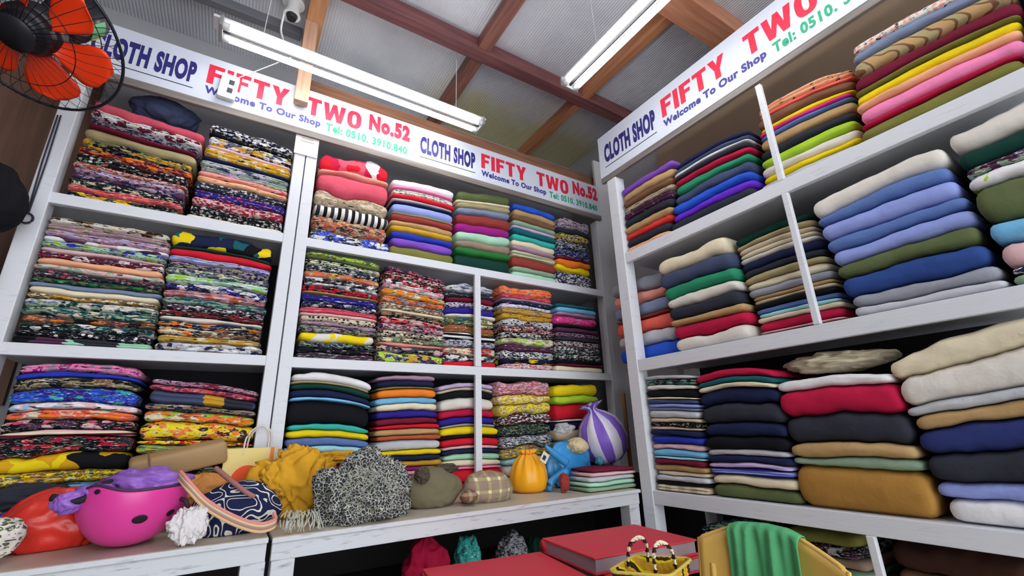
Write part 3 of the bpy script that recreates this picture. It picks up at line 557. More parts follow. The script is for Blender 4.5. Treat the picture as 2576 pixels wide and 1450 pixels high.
pile('R', rp_(4, 'middle'), G3, (2366, 340), (2760, 160), (2960, 620), (2545, 714), RZ[1], '165 plain ivory;140 plain forest;75 floral plum,mint,lilac,sage;110 leaf white,lime,olive,ivory 1;250 plain moss;180 plain sky;160 plain blush;50 dots navy,white;75 plain sage', soft=.7)
pile('R', rp_(0, 'lowest'), G3, (1612, 948), (1738, 944), (1780, 1240), (1645, 1232), RZ[2], '40 plain silver;65 floral teal,black,sage;50 plain ivory;80 plain black;25 plain cream;45 plain slate;40 plain periwinkle;30 plain steel;80 plain silver;45 plain beige;50 dots black,khaki;30 plain beige;60 plain navy;80 plain royal;60 plain blush;70 plain sky;25 plain aqua;50 plain maroon;70 plain tan;40 plain cream;60 plain silver;30 plain black;70 stripes beige,cream', arch=.004, soft=1.3)
pile('R', rp_(1, 'lowest'), G3, (1742, 950), (1940, 930), (2008, 1272), (1786, 1244), RZ[2], '85 plain crimson;60 plain teal;50 plain cream;170 plain navy;180 plain charcoal;140 plain navy;130 plain black;60 plain silver;70 plain navy;50 plain lilac;70 lines indigo,periwinkle;100 plain cream;130 plain moss', arch=.022)
pile('R', rp_(2, 'lowest'), G3, (1940, 962), (2236, 936), (2364, 1310), (2006, 1276), RZ[2], '80 plain white;210 plain crimson;210 plain charcoal;110 plain tan;70 plain sage;310 plain ochre', arch=.006, soft=.9)
pile('R', rp_(3, 'lowest'), G3, (2222, 905), (2660, 770), (2860, 1370), (2378, 1315), RZ[2], '200 plain cream;260 plain ivory;100 plain silver;120 plain tan;210 plain inkblue;230 plain charcoal;130 plain periwinkle;200 plain white', arch=.004, soft=.9)
pile('R', 'pile under right wall shelves near corner', G3, (1745, 1318), (1870, 1322), (1925, 1560), (1790, 1560), .425, '60 batik slate,navy,sage;70 floral navy,khaki,blush,charcoal;80 plain slate;80 plain navy;90 plain charcoal', at=1.70)
pile('R', 'pile behind the yellow chair', G3, (1960, 1330), (2150, 1352), (2230, 1600), (2030, 1600), .425, '55 plain olive;50 floral black,silver,plum;40 plain taupe;40 plain sage;60 plain mauve;70 ditsy plum,black,pink;90 plain charcoal', at=1.70)
pile('R', 'pile under right wall shelves, right of pole', G3, (2230, 1370), (2560, 1420), (2700, 1700), (2290, 1640), .425, '80 plain chocolate;70 plain brown;90 plain black;90 plain charcoal', at=1.72, depth=.26)

# ================================================================ things lying on the counters
CT = .79
def blob(name, label, cat, px, py, y, wpx, hpx, dep, mat, seed, floor=CT, group=None, parent=None, **kw):
    c = atY(y, px, py); k = mpp(c)
    bm = crumple(c, (wpx * k / 2, dep, hpx * k / 2), seed, floor=floor, **kw)
    o = link(name, bm, mat, parent, True)
    return tag(o, label, cat, group) if label else o
PINK = simple('pink_plastic', 'e0409c', .35, .03, spec=.5)
PURP = cloth('plain', ['purple'], 3)
MC['purple_satin'] = None
SATIN = simple('lilac_satin', '9464c4', .4, .1, 20, .3, 40)
# pink helmet, upside down
hc = Vector((-.182, 1.672, .932)); t = thing('helmet', 'pink helmet with dark vent holes lying upside down, purple lining showing', 'helmet', (hc.x, hc.y, CT))
def hsurf(th, f, off=0):
    r = (.120 + off, .132 + off, .136 + off); a = math.degrees(th) % 360
    rim = 92 + 9 * math.exp(-((a - 232) / 26) ** 2) - 10 * math.exp(-((a - 190) / 22) ** 2) + 2 * math.cos(th)
    ph = math.radians(rim) * f; e = .85
    s = math.sin(ph); c = math.cos(ph)
    return hc + Vector((r[0] * math.cos(th) * abs(s) ** e, r[1] * math.sin(th) * abs(s) ** e, -r[2] * c))
bm = bmesh.new(); grid(bm, lambda u, v: hsurf(2 * math.pi * u, max(v, .002)), 56, 22, True)
bmesh.ops.remove_doubles(bm, verts=bm.verts, dist=1e-5)
sh = link('shell', bm, PINK, t, True); md = sh.modifiers.new('thick', 'SOLIDIFY'); md.thickness = .006; md.offset = -1
bm = bmesh.new(); tube(bm, [hsurf(2 * math.pi * i / 60, 1.0, -.002) for i in range(60)], .0042, 6, True); link('rim', bm, simple('dark_rim', '4a2a50', .6), t, True)
for th, f, rr in ((287, .67, .014), (325, .68, .011), (238, .94, .007)):
    th = math.radians(th); c = hsurf(th, f); n = (c - hsurf(th, f, -.02)).normalized(); q = n.to_track_quat('Z', 'Y').to_matrix().to_4x4()
    bm = bmesh.new(); bmesh.ops.create_uvsphere(bm, u_segments=18, v_segments=8, radius=1, matrix=Matrix.Translation(c) @ q @ Matrix.Diagonal((rr * 1.15, rr * .85, .002, 1)))
    link('vent_hole', bm, simple('vent_black', '1c1020', .6), t, True)
bm = crumple(hc + Vector((.012, .0, .006)), (.105, .1, .042), 11, .3, 1.1, .8); link('lining', bm, SATIN, t, True)
bm = crumple(atY(1.60, 172, 1265), (.035, .025, .026), 5, .3, 1.0, .6); link('strap_pad', bm, SATIN, t, True)
bm = crumple(atY(1.60, 245, 1237), (.04, .02, .02), 8, .3, 1.0, .6); link('strap_pad', bm, SATIN, t, True)
bm = bmesh.new(); tube(bm, spline([atY(1.6, 130, 1252), atY(1.585, 200, 1260), atY(1.6, 262, 1222), atY(1.65, 300, 1205)]), .009, 6); link('chin_strap', bm, simple('black_webbing', '1a1820', .7), t, True)
bm = bmesh.new(); tube(bm, spline([atY(1.62, 452, 1255), atY(1.6, 468, 1262), atY(1.6, 470, 1285), atY(1.61, 455, 1296)]), .006, 6); link('chin_strap', bm, simple('black_webbing', '3a2038', .7), t, True)
blob('plastic_bag', 'crumpled red plastic bag to the left of the pink helmet', 'bag', 132, 1322, 1.79, 208, 172, .075, simple('red_polythene', 'd83428', .3, .08, 10, .4, 30, spec=.5), 21, floor=.794, amp=.13, freq=1.2, ridge=.6)
blob('printed_bundle', 'cream bundle with dark spots at the bottom left corner', 'cloth', -8, 1352, 1.63, 95, 95, .045, cloth('dots', ['ivory', 'moss'], 3), 4, floor=.794, amp=.15)
blob('printed_bundle', 'small royal blue cloth behind the spotted bundle, left of the red bag', 'cloth', 22, 1312, 1.87, 60, 44, .03, cloth('plain', ['royal'], 3), 9, floor=.794, amp=.2)
blob('dark_bundle', 'dark green-black cloth bundle behind the red plastic bag', 'cloth', 60, 1252, 1.95, 170, 60, .04, cloth('plain', ['charcoal'], 3), 14, floor=.794, amp=.2)
# long tan wrapped box, leaning on the leather bag
a, b2 = atY(1.87, 335, 1186), atY(1.90, 560, 1134); d = (b2 - a); ln = d.length; d.normalize()
q = Matrix.Translation(a) @ d.to_track_quat('X', 'Z').to_matrix().to_4x4() @ Matrix.Rotation(math.radians(14), 4, 'X')
bm = bmesh.new(); box(bm, (-.01, -.035, -.036), (ln + .01, .04, .036), .012); bm.transform(q)
t = tag(link('long_box', bm, simple('tan_wrapping', 'a88a60', .55, .1, 9), None, True), 'long tan wrapped box lying askew behind the pink helmet', 'box')
bm = bmesh.new(); box(bm, (.035, -.0365, -.0375), (.042, .0415, .0375), .003); bm.transform(q); link('seam', bm, simple('tan_seam', '8c6844', .6), t)
blob('leather_bag', 'soft orange-tan bag under the end of the long tan box', 'bag', 505, 1236, 1.86, 140, 84, .045, simple('tan_leather', 'c8843c', .5, .15, 12), 31, floor=.794, amp=.14, ridge=.7)
bpy.context.view_layer.update()
# paper carrier bag
c = atY(1.9, 632, 1172); t = thing('paper_bag', 'pale yellow paper carrier bag with an orange sun, by the middle shelf post', 'bag', (c.x, c.y, CT))
k = mpp(c); x0, x1 = atY(1.9, 560, 1172).x, atY(1.9, 690, 1172).x; zt = atY(1.9, 630, 1128).z
bm = bmesh.new(); grid(bm, lambda u, v: Vector((x0 + (x1 - x0) * (u * 4 if u < .25 else 1 if u < .5 else (3 - u * 4) if u < .75 else 0), 1.9 + (0 if u < .25 else (u - .25) * .28 if u < .5 else .07 if u < .75 else .07 - (u - .75) * .28), .7935 + (zt - .7935) * v)), 16, 5, True)
bs_ = link('bag_body', bm, simple('pale_yellow_paper', 'e8d488', .7, .05), t); md = bs_.modifiers.new('t', 'SOLIDIFY'); md.thickness = .002
boxo('side_strip', (x1 - .018, 1.8975, .80), (x1 - .006, 1.8995, zt), simple('orange_print', 'dc8040', .6), t, bev=0)
bm = bmesh.new(); sc_ = atY(1.898, 618, 1207); tube(bm, [Vector((sc_.x, 1.8985, sc_.z)), Vector((sc_.x, 1.8970, sc_.z))], .046, 32); link('sun_print', bm, simple('sun_orange', 'f05418', .6), t)
for yy, o2 in ((1.902, 0), (1.965, .012)):
    bm = bmesh.new(); tube(bm, spline([Vector((c.x - .03 + o2, yy, zt - .02)), Vector((c.x - .025 + o2, yy, zt + .04)), Vector((c.x + .012 + o2, yy, zt + .075)), Vector((c.x + .042 + o2, yy, zt + .05)), Vector((c.x + .045 + o2, yy, zt - .02))]), .0032, 6); link('handle', bm, simple('white_cord', 'd8d4cc', .7), t, True)
# navy pouch with striped strap
NVW = cloth('scroll', ['navy', 'ivory'], 5)
o = blob('pouch', 'navy pouch with white scrolling print and a striped strap', 'bag', 592, 1292, 1.685, 205, 150, .065, NVW, 41, floor=.794, amp=.1, freq=1.3, ridge=.35)
sp = spline([atY(1.60, 452, 1196), atY(1.565, 474, 1222), atY(1.56, 520, 1270), atY(1.55, 590, 1310), atY(1.55, 650, 1328), atY(1.56, 690, 1318), atY(1.575, 688, 1300)])
for i, (dz, c_) in enumerate(((.010, 'd88c84'), (.004, 'd8c09c'), (-.003, 'a08474'), (-.010, 'd8b48c'))):
    bm = bmesh.new(); tube(bm, [p + Vector((0, 0, dz)) for p in sp], .0048, 6); link('strap', bm, simple('strap_%d' % i, c_, .8), o, True, loc=sp[0])
bm = bmesh.new(); tube(bm, spline([atY(1.70, 542, 1178), atY(1.66, 575, 1205), atY(1.62, 618, 1238), atY(1.62, 640, 1250)]), .007, 6); link('strap', bm, simple('strap_dusk', 'a06c68', .8), o, True, loc=sp[0])
blob('ruffled_cloth', 'small white ruffled cloth in front of the navy pouch', 'cloth', 476, 1322, 1.56, 78, 84, .02, simple('white_cotton', 'dcd8da', .85, .05, 8, .5, 60), 51, floor=.794, amp=.26, freq=1.6, ridge=.9, st=(2.2, 1, .7))
MUST = simple('mustard_scarf', 'd09a20', .85, .4, 14, .5, 50)
# yellow scarf, knitted scarf, fringe
o = blob('scarf', 'crumpled mustard yellow scarf left of the knitted scarf', 'scarf', 745, 1212, 1.80, 185, 150, .06, MUST, 61, amp=.3, freq=1.05, ridge=.95, nu=96, nv=60, st=(1.7, 1.2, .7), fine=.12)
bm = crumple(atY(1.88, 860, 1150), (.1, .04, .02), 62, .28, 1.3, .8, st=(.6, 1, 1.6)); link('scarf_tail', bm, MUST, o, True, loc=o.location)
bm = crumple(atY(1.78, 690, 1208), (.045, .035, .045), 64, .3, 1.1, .8); link('scarf_tail', bm, MUST, o, True, loc=o.location)
KN = cloth('net', ['charcoal', 'ash', 'moss'], 2)
o = blob('knitted_scarf', 'bundled grey and white open-knit scarf at the middle of the counter', 'scarf', 915, 1244, 1.645, 236, 186, .09, KN, 71, floor=CT, amp=.27, freq=1.25, ridge=.9, nu=110, nv=70, fine=.35)
rnd = random.Random(5); bm = bmesh.new(); ko = o.location; c0 = atY(1.645, 915, 1244); KA = simple('pale_yarn', 'b4b6aa', .9)
for i in range(240):
    th = rnd.uniform(math.pi * 1.02, math.pi * 1.98); ph = rnd.uniform(.5, 2.5); d1 = Vector((math.cos(th) * math.sin(ph), math.sin(th) * math.sin(ph), math.cos(ph)))
    pts = []
    for j in range(5):
        th += rnd.uniform(-.16, .16); ph += rnd.uniform(-.16, .16); dd = Vector((math.cos(th) * math.sin(ph) * .116, math.sin(th) * math.sin(ph) * .092, math.cos(ph) * .094)); q_ = c0 + dd * rnd.uniform(.86, 1.08); q_.z = max(q_.z, CT + .003); pts.append(q_)
    tube(bm, spline(pts, 3), .0013, 4)
link('loose_yarn', bm, KA, o, True, loc=ko)
bm = bmesh.new()
for i in range(34):
    p = atY(1.575, 720 + i * 2.4 + rnd.uniform(-3, 3), 1286 + rnd.uniform(-4, 4)); q = atY(1.55, 705 + i * 3 + rnd.uniform(-12, 12), 1335 + rnd.uniform(-10, 8)); q.z = max(q.z, CT + .003)
    tube(bm, spline([p, p.lerp(q, .5) + Vector((rnd.uniform(-.01, .01), -.008, .006)), q], 4), .0017, 4)
tag(link('fringe', bm, KA, None, True), 'loose grey yarn fringe lying below the mustard scarf', 'fringe')
# two caps
o = blob('flat_cap', 'crumpled plain olive-brown flat cap beside the knitted scarf', 'cap', 1088, 1232, 1.74, 150, 104, .075, simple('olive_twill', '6e6850', .85, .1, 10, .3, 60), 81, amp=.1, freq=1.2, ridge=.5)
bm = crumple(atY(1.69, 1062, 1196), (.028, .03, .028), 83, .25, 1.4, .8); link('ear_flap', bm, simple('dark_fur', '4c4438', .9, .2, 40, .6, 90), o, True, loc=o.location)
bm = crumple(atY(1.76, 1120, 1180), (.055, .03, .018), 84, .25, 1.8, .8); link('cap_lining', bm, simple('dark_fur', '4c4438', .9, .2, 40, .6, 90), o, True, loc=o.location)
o = blob('flat_cap', 'brown checked flat cap right of the olive cap', 'cap', 1224, 1232, 1.715, 136, 92, .075, cloth('check', ['taupe', 'khaki', 'cream'], 3), 91, amp=.1, freq=1.2, ridge=.5)
bm = crumple(atY(1.655, 1180, 1250), (.035, .03, .022), 93, .12, 1.2, .4); link('peak', bm, cloth('check', ['brown', 'taupe', 'khaki'], 3), o, True, loc=o.location)

def gathered(base, prof, pleats, amp, mats, sector=0, tilt=None, seg=96):
    """a cloth or polythene bag drawn together at its neck: rings pleated more strongly toward the tie"""
    bm = bmesh.new(); R = [bm.verts.new((0, 0, prof[0][1]))]; rings = []
    for r, z, pl in prof[1:]:
        rings.append([bm.verts.new((r * (1 + amp * pl * math.cos(pleats * a + 2 * z)) * math.cos(a), r * (1 + amp * pl * math.cos(pleats * a + 2 * z)) * math.sin(a), z)) for a in [2 * math.pi * k / seg for k in range(seg)]])
    for k in range(seg): bm.faces.new((R[0], rings[0][(k + 1) % seg], rings[0][k])).material_index = (k * sector // seg) % 2 if sector else 0
    for A, B in zip(rings, rings[1:]):
        for k in range(seg): bm.faces.new((A[k], A[(k + 1) % seg], B[(k + 1) % seg], B[k])).material_index = (k * sector // seg) % 2 if sector else 0
    M = Matrix.Translation(base) @ (tilt.to_matrix().to_4x4() if tilt else Matrix()); bm.transform(M); return bm, M
# yellow tied bag
p = atZ(CT, 1331, 1238); k = mpp(p); W = 95 * k / 2; H = 104 * k
bm, M = gathered(p, [(0, .0005), (W * .74, .001, 0), (W * .95, H * .08, 0), (W * 1.03, H * .26, .1), (W * .99, H * .44, .25), (W * .86, H * .60, .5), (W * .66, H * .74, .9), (W * .44, H * .83, 1.3), (W * .34, H * .87, 1.6), (W * .42, H * .93, 2.4), (W * .34, H * .97, 2.8), (W * .1, H * .92, 1)], 11, .08, None)
t = link('tied_bag', bm, simple('yellow_polythene', 'f0a818', .35, .05, 8, .25, 30), None, True); tag(t, 'small bright yellow tied bag on the middle counter', 'bag')
bm = bmesh.new(); tube(bm, [p + Vector((W * .37 * math.cos(a), W * .37 * math.sin(a), H * .87)) for a in [i * math.pi / 8 for i in range(16)]], .004, 6, True); link('tie', bm, simple('orange_tie', 'd87818', .6), t, True)
p = atY(1.70, 1370, 1152); boxm = bmesh.new(); box(boxm, (-.018, -.001, -.022), (.018, .001, .022)); boxm.transform(Matrix.Translation(p) @ Matrix.Rotation(.6, 4, 'Y'))
o = link('swing_tag', boxm, simple('tag_card', 'd8d0c0', .7), t); boxm = bmesh.new(); box(boxm, (-.010, -.0018, -.012), (.006, -.0011, .008)); boxm.transform(Matrix.Translation(p) @ Matrix.Rotation(.6, 4, 'Y')); link('tag_print', boxm, BLK, o)
# blue carrier bag holding a pale bundle
BLUEP = simple('blue_polythene', '3890d0', .3, .1, 10, .4, 26, spec=.5)
o = blob('plastic_bag', 'blue plastic carrier bag with a pale bundle in it, right of the yellow bag', 'bag', 1432, 1172, 1.835, 138, 124, .05, BLUEP, 101, floor=CT, amp=.12, freq=1.4, ridge=.6)
ol = o.location
for pts, r in (([(1372, 1122), (1392, 1140), (1425, 1165)], (.006, .016, .02)), ([(1425, 1185), (1385, 1215), (1384, 1236)], (.02, .017, .012)), ([(1460, 1180), (1446, 1210), (1450, 1236)], (.022, .016, .013))):
    s_ = spline([atY(1.745, *q) for q in pts], 6); rr = [r[0] + (r[1] - r[0]) * min(1, i / 6) if i <= 6 else r[1] + (r[2] - r[1]) * (i - 6) / 6 for i in range(len(s_))]
    for v in s_: v.z = max(v.z, CT + .013)
    bm = bmesh.new(); tube(bm, s_, rr, 8); link('bag_handle', bm, BLUEP, o, True, loc=ol)
bm = crumple(atY(1.80, 1450, 1122), (.06, .05, .036), 103, .15, 1.2, .4); link('pale_bundle', bm, simple('beige_bundle', 'd4c49c', .7, .1, 10), o, True, loc=ol)
bm = crumple(atY(1.70, 1508, 1160), (.02, .02, .018), 104, .25, 1.6, .8); link('bag_knot', bm, simple('blue_green_polythene', '3c7c98', .3, .3, 30), o, True, loc=ol)
bm = crumple(atY(1.81, 1420, 1078), (.05, .05, .026), 105, .2, 1.4, .8)
tag(link('clear_bag', bm, simple('clear_polythene', 'dce0e4', .15, .02, alpha=.45, spec=.6), None, True), 'clear polythene bag piled on the blue carrier bag', 'bag')
blob('red_bundle', 'small dark red bundle under the blue carrier bag', 'cloth', 1420, 1214, 1.67, 30, 44, .02, cloth('plain', ['brick'], 2), 107, amp=.2)
# striped round bag
p = atY(1.83, 1538, 1152); k = mpp(p); W = 122 * k / 2; H = 130 * k
bm, M = gathered(p + Vector((0, 0, -.015)), [(0, 0), (W * .5, H * .02, 0), (W * .82, H * .14, 0), (W, H * .38, 0), (W * .97, H * .58, .1), (W * .78, H * .78, .4), (W * .45, H * .92, 1), (W * .2, H * 1.0, 1.4), (W * .17, H * 1.04, 1.5), (W * .34, H * 1.1, 2), (W * .46, H * 1.13, 2.4), (W * .26, H * 1.09, 2)], 9, .1, None, 14, Euler((math.radians(-6), math.radians(-20), math.radians(12))))
t = link('tied_bag', bm, [simple('purple_stripe', '7c5cc4', .35, .08, 8, .25, 30), simple('white_stripe', 'd8d4e4', .35, .05, 8, .25, 30)], None, True)
tag(t, 'round purple and white striped bag tied at the top, in the corner', 'bag')
bm = bmesh.new(); box(bm, (0, 0, 0), (.010, .022, 1.23), .002); bm.transform(Matrix.Translation((1.822, 1.78, .001)))
tag(link('measuring_stick', bm, wood('stick_wood', '7a5030', 'a07848', 2)), 'wooden measuring stick standing upright in the corner behind the striped bag', 'stick')
pile('B', 'low pile under the striped bag', 'low pile in the corner', (1490, 1180), (1602, 1172), (1608, 1232), (1478, 1236), .7905, '22 plain maroon;20 plain blush;26 plain silver;24 plain mint;22 plain sage', at=1.58, depth=.12, back=0)
# cream cloth thrown on the right-hand pile
c = atX(1.74, 2085, 912)
bm = crumple(c + Vector((.04, 0, .003)), (.12, .155, .036), 121, .2, 1.3, .7, nu=90); tag(link('crumpled_cloth', bm, cloth('plain', ['cream'], 2), None, True), 'crumpled cream cloth thrown on top of the crimson and charcoal pile', 'cloth')
c = atY(2.16, 415, 292); bm = crumple(c, (.12, .1, .06), 131, .15, 1.3, .5); tag(link('crumpled_cloth', bm, cloth('plain', ['slate'], 2), None, True), 'rumpled slate blue cloth on top of the top left pile', 'cloth')

# ================================================================ under the middle counter
for nm, lb, px, py, w, h, cm, sd in (('cloth_bundle', 'crimson cloth bundle in the dark under the middle counter', 1072, 1428, 112, 130, cloth('plain', ['crimson'], 1), 141), ('cloth_bundle', 'teal cloth bundle in the dark under the middle counter', 1176, 1415, 66, 120, cloth('batik', ['teal', 'turquoise'], 1), 142),
    ('cloth_bundle', 'grey speckled bundle in the dark under the middle counter', 1288, 1405, 66, 120, cloth('ditsy', ['grey', 'charcoal', 'silver'], 1), 143), ('cloth_bundle', 'dark green bundle in the dark under the middle counter, right of the grey one', 1350, 1400, 70, 90, cloth('plain', ['forest'], 1), 144)):
    blob(nm, lb, 'cloth', px, py, 1.76, w, h, .07, cm, sd, floor=.461, amp=.2)

p = atX(1.672, 1790, 1360); bm = bmesh.new(); box(bm, (-.001, -.03, -.016), (.001, .03, .016)); bm.transform(Matrix.Translation(p) @ Matrix.Rotation(.5, 4, 'X'))
tag(link('paper_tag', bm, simple('tag_paper', 'dcdce0', .7)), 'small white paper tag on the dark pile under the right wall shelves', 'tag')
# ================================================================ low table, red ledgers, basket, chair
t = thing('low_table', 'dark low table carrying the red ledgers in front of the counter', 'table', (1.0, 1.1, 0))
DW = wood('dark_table_wood', '2c201c', '40302a', 0); boxo('tabletop', (.5, .84, .585), (1.16, 1.5, .61), DW, t)
for x in (.54, 1.12):
    for y in (.88, 1.46): boxo('leg', (x - .02, y - .02, 0), (x + .02, y + .02, .586), DW, t)
COVER = simple('red_bookcloth', 'd43848', .55, .04, 10); PAGES = simple('grey_page_edges', '9c8c94', .8, .1, 40)
def ledger(label, c, w, d, z0, h, rot, group=None):
    t = thing('ledger', label, 'book', (c[0], c[1], z0), group); M = Matrix.Translation((c[0], c[1], z0)) @ Matrix.Rotation(math.radians(rot), 4, 'Z')
    for nm, a, b, mt, bv in (('cover', (-w / 2, -d / 2, h - .006), (w / 2, d / 2, h), COVER, .002), ('cover', (-w / 2, -d / 2, 0), (w / 2, d / 2, .006), COVER, .002), ('page_block', (-w / 2 + .006, -d / 2 + .005, .0062), (w / 2 - .006, d / 2 - .005, h - .0062), PAGES, 0)):
        bm = bmesh.new(); box(bm, a, b, bv); bm.transform(M); link(nm, bm, mt, t)
    bm = bmesh.new(); tube(bm, [Vector((-w / 2, d / 2 - .002, h / 2)), Vector((w / 2, d / 2 - .002, h / 2))], h * .42, 10); bm.transform(M); link('spine', bm, COVER, t, True)
ledger('large red ledger lying at the lower left of the two stacked ones', (.745, 1.285), .40, .31, .6105, .05, -9)
ledger('lower red ledger of the stack in front of the corner', (1.185, 1.225), .40, .31, .6105, .044, -4)
ledger('top red ledger of the stack in front of the corner', (1.163, 1.236), .405, .30, .655, .045, -5.5)
# woven straw basket
c = atZ(.715, 1640, 1432); c.z = .6105; STR = cloth('zigzag', ['gold', 'yellow', 'chocolate'], 4)
t = thing('straw_basket', 'small yellow woven straw basket with rope handles, in front of the red ledgers', 'basket', c)
def bk(u, v):
    a = 2 * math.pi * u + math.pi / 4 + .5; s = .06 + .03 * v; k = 1 / max(abs(math.cos(a - .5 - 0)), abs(math.sin(a - .5)))
    r = s * min(k, 1.32) * (1 + .02 * math.sin(u * 2 * math.pi * 28 + (math.pi if int(v * 9) % 2 else 0)))
    return c + Vector((r * math.cos(a), r * .72 * math.sin(a), .001 + .112 * v))
bm = bmesh.new(); V = grid(bm, bk, 84, 19, True); bm.faces.new([r[0] for r in V][::-1]); w_ = link('woven_body', bm, STR, t, True); md = w_.modifiers.new('t', 'SOLIDIFY'); md.thickness = .004
bm = bmesh.new(); tube(bm, [bk(i / 60, 1.0) for i in range(60)], .004, 6, True); link('rim', bm, simple('straw_rim', 'c8b050', .8), t, True)
for s in (-1, 1):
    bm = bmesh.new(); pts = spline([c + Vector((-.035, .045 * s, .105)), c + Vector((-.03, .04 * s, .15)), c + Vector((0, .035 * s, .168)), c + Vector((.03, .04 * s, .15)), c + Vector((.035, .045 * s, .105))], 10)
    for ph in (0, math.pi): tube(bm, [p + Vector((0, .0035 * math.cos(i * 1.1 + ph), .0035 * math.sin(i * 1.1 + ph))) for i, p in enumerate(pts)], .003, 5)
    link('rope_handle', bm, cloth('lines', ['cream', 'chocolate'], 2), t, True)
# yellow plastic chair with a green cloth on its back
N_ = Vector((1, 0, 0)); T_ = Vector((0, -1, 0)); P0 = Vector((1.26, .765, 0)); YP = simple('yellow_plastic', 'dcb45c', .4, .05, 6)
t = thing('plastic_chair', 'yellow plastic chair whose curved back carries a green cloth', 'chair', (P0 + N_ * .2))
def topz(s): s_ = abs(s + .01) / .2; return .787 - .012 * s_ - .07 * max(0, s_ - .3) ** 1.2
def cb(s, z, o=0): return P0 + T_ * s + N_ * (o - .10 * (s / .2) ** 2 * .35 - (z - .8) * -.12) + Vector((0, 0, z))
bm = bmesh.new(); grid(bm, lambda u, v: cb(-.19 + .38 * u, .42 + (topz(-.19 + .38 * u) - .42) * v), 28, 16); o = link('backrest', bm, YP, t, True); md = o.modifiers.new('t', 'SOLIDIFY'); md.thickness = .006
bm = bmesh.new(); tube(bm, [cb(-.19, .42 + .05 * i) for i in range(6)] + [cb(-.19 + .38 * i / 40, topz(-.19 + .38 * i / 40)) for i in range(41)] + [cb(.19, .67 - .05 * i) for i in range(6)], .0065, 8); link('back_rim', bm, YP, t, True)
for s in (-.155, .155): bm = bmesh.new(); tube(bm, [cb(s, .43 + .05 * i, -.004) for i in range(6)], .008, 8); link('back_rib', bm, YP, t, True)
bm = bmesh.new(); grid(bm, lambda u, v: P0 + T_ * (-.19 + .38 * u) + N_ * (-.02 + .32 * v) + Vector((0, 0, .43 - .02 * math.sin(math.pi * u) * math.sin(math.pi * v))), 14, 14); o = link('seat', bm, YP, t, True); md = o.modifiers.new('t', 'SOLIDIFY'); md.thickness = .008
for s in (-.18, .18):
    for n_ in (.0, .27): bm = bmesh.new(); tube(bm, [P0 + T_ * s + N_ * n_ + Vector((0, 0, .43)), P0 + T_ * (s * 1.1) + N_ * (n_ * 1.08) + Vector((0, 0, .002))], [.02, .014], 10); link('leg', bm, YP, t, True)
def drape(u, v):
    s = -.10 + .19 * u; L = .62 * v; tz = topz(s); f = .009 * math.sin(u * 15 + 1.2) * min(1, abs(L - .26) * 9) + .004 * math.sin(u * 37)
    if L < .25: z = tz - .25 + L; o_ = .018 + f * .5
    elif L < .285: a = (L - .25) / .035 * math.pi; z = tz + .012 * math.sin(a) ; o_ = -.004 + .02 * math.cos(a)
    else: z = tz - (L - .285); o_ = -.026 + f
    return cb(s + .012 * (tz - z) * (u - .4), min(z, tz + .012), o_)
bm = bmesh.new(); grid(bm, drape, 60, 56); o = link('green_cloth', bm, cloth('plain', ['leafgreen'], 6), None, True); md = o.modifiers.new('t', 'SOLIDIFY'); md.thickness = .002
tag(o, 'green cloth draped over the back of the yellow plastic chair', 'cloth')

# ================================================================ at far left: side shelf with bundles
t = boxo('side_shelf', (-1.2, 1.75, 1.47), (-.735, 1.985, 1.49), wood('side_shelf_wood', '5a4030', '6c5040', 0)); tag(t, 'brown wall shelf at the left edge, beside the left shelf post', 'shelf')
c = Vector((-.765, 1.87, 1.57)); bm = crumple(c, (.1, .1, .08), 151, .1, 1.1, .3, floor=1.4905); tag(link('cloth_bundle', bm, cloth('plain', ['khaki'], 5), None, True), 'khaki cloth bundle at the left edge, under the black bundle', 'bundle')
c = Vector((-.755, 1.865, 1.785)); bm = crumple(c, (.12, .1, .125), 152, .1, 1.2, .4); tag(link('cloth_bundle', bm, cloth('plain', ['black'], 5), None, True), 'large black bundle at the left edge beside the shelf post', 'bundle')

# ================================================================ fan, high at the left
n = Vector((-.262, -.482, -.836)).normalized(); fc = Vector((-.590, 1.449, 2.123)); d = ray(236, 182); hp = CAM + d * ((fc - CAM).dot(n) / d.dot(n))
u = (hp - fc); u -= n * u.dot(n); u.normalize(); v = n.cross(u); FM = Matrix((u, v, n)).transposed().to_4x4(); FM = Matrix.Translation(fc) @ FM
t = thing('fan', 'orange-bladed fan in a black wire guard at the top left', 'fan', fc)
BM_ = simple('fan_black', '1a1c24', .4); OR = simple('fan_orange', 'f03c14', .35, .04, 5)
def addp(name, bm, mat, smooth=True, par=t): bm.transform(FM); return link(name, bm, mat, par, smooth)
for k in range(6):
    bm = bmesh.new(); a0 = math.radians(60 * k)
    def bl(s, w):
        r = .045 + .140 * s; hw = .55 * (.42 + .58 * math.sin(min(1, s * 1.15 + .12) * math.pi * .56)) * math.sqrt(max(.0, 1 - max(0, (s - .72) / .283) ** 2))
        a = a0 + hw * (w - .5) * 1.5 + .12 * s; return Vector((r * math.cos(a), r * math.sin(a), -.03 * (w - .5) * (1 - .4 * s) ))
    grid(bm, bl, 16, 10); o = addp('blade', bm, OR); md = o.modifiers.new('t', 'SOLIDIFY'); md.thickness = .0025
bm = bmesh.new()
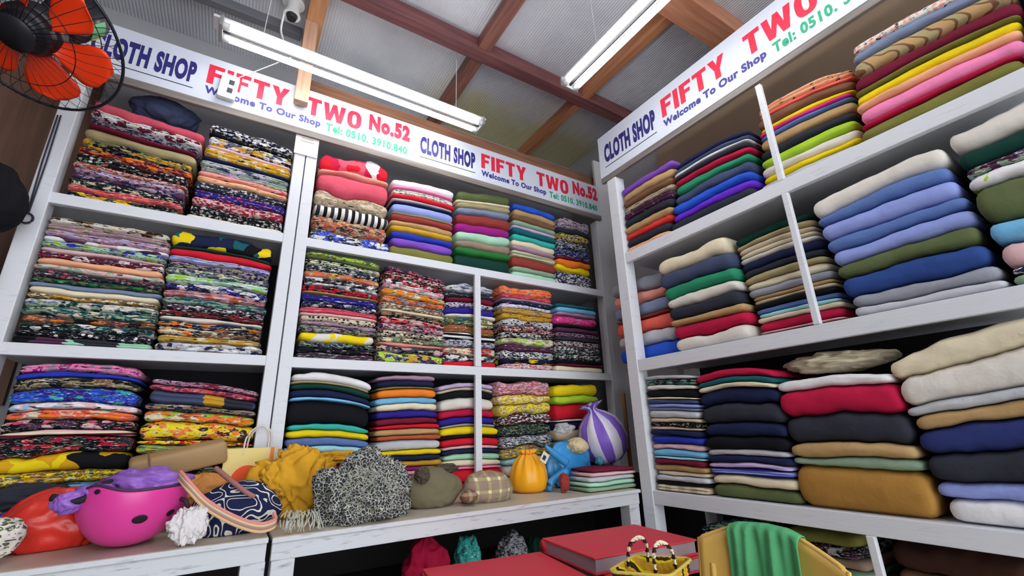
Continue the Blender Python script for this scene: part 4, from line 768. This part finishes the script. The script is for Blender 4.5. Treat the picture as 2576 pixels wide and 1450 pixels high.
for z0, z1, r0, r1 in ((-.03, .012, .066, .066), (.012, .03, .066, .052), (.03, .036, .052, .02)): tube(bm, [Vector((0, 0, z0)), Vector((0, 0, z1))], [r0, r1], 32)
addp('hub_cap', bm, BM_)
bm = bmesh.new()
for z0, z1, r0, r1 in ((-.08, -.03, .03, .03), (-.12, -.08, .058, .04), (-.22, -.12, .058, .058), (-.25, -.22, .03, .058)): tube(bm, [Vector((0, 0, z0)), Vector((0, 0, z1))], [r0, r1], 32)
mo_ = addp('motor', bm, BM_)
bm = bmesh.new()
for a_, mi_ in ((0, 0), (.5, 1)): grid(bm, lambda u, v: Vector((0.0588 * math.cos(-.9 + a_ * 1.6 + u * .75), 0.0588 * math.sin(-.9 + a_ * 1.6 + u * .75), -.2 + .06 * v)), 8, 4)
for i_, f_ in enumerate(bm.faces): f_.material_index = i_ // 21
addp('rating_sticker', bm, [simple('sticker_yellow', 'd8c848', .5), simple('sticker_green', '50a870', .5)], True, mo_)
WIRE = simple('guard_wire', '24262e', .35, metal=.4)
for nm, zc in (('front_guard', .058), ('rear_guard', -.058)):
    bm = bmesh.new()
    for k in range(40):
        a = 2 * math.pi * k / 40; e = Vector((math.cos(a), math.sin(a), 0))
        tube(bm, [e * .045 + Vector((0, 0, zc)), e * .15 + Vector((0, 0, zc * .9)), e * .195 + Vector((0, 0, zc * .5)), e * .21], .0009, 4)
    for r, z in ((.045, zc), (.13, zc * .93)): tube(bm, [Vector((r * math.cos(a), r * math.sin(a), z)) for a in [2 * math.pi * i / 48 for i in range(48)]], .0013, 5, True)
    addp(nm, bm, WIRE)
bm = bmesh.new(); tube(bm, [Vector((.211 * math.cos(a), .211 * math.sin(a), 0)) for a in [2 * math.pi * i / 72 for i in range(72)]], .0042, 8, True); addp('guard_ring', bm, simple('ring_black', '30343e', .25, metal=.6))
bm = bmesh.new(); tube(bm, [Vector((0, 0, .056)), Vector((0, 0, .062))], [.047, .044], 32); addp('badge', bm, BM_)
bm = bmesh.new(); e = fc - n * .2; tube(bm, [e, e + Vector((0, 0, .12)), Vector((e.x, e.y, CEIL))], .014, 10); link('stem', bm, DKM, t, True)
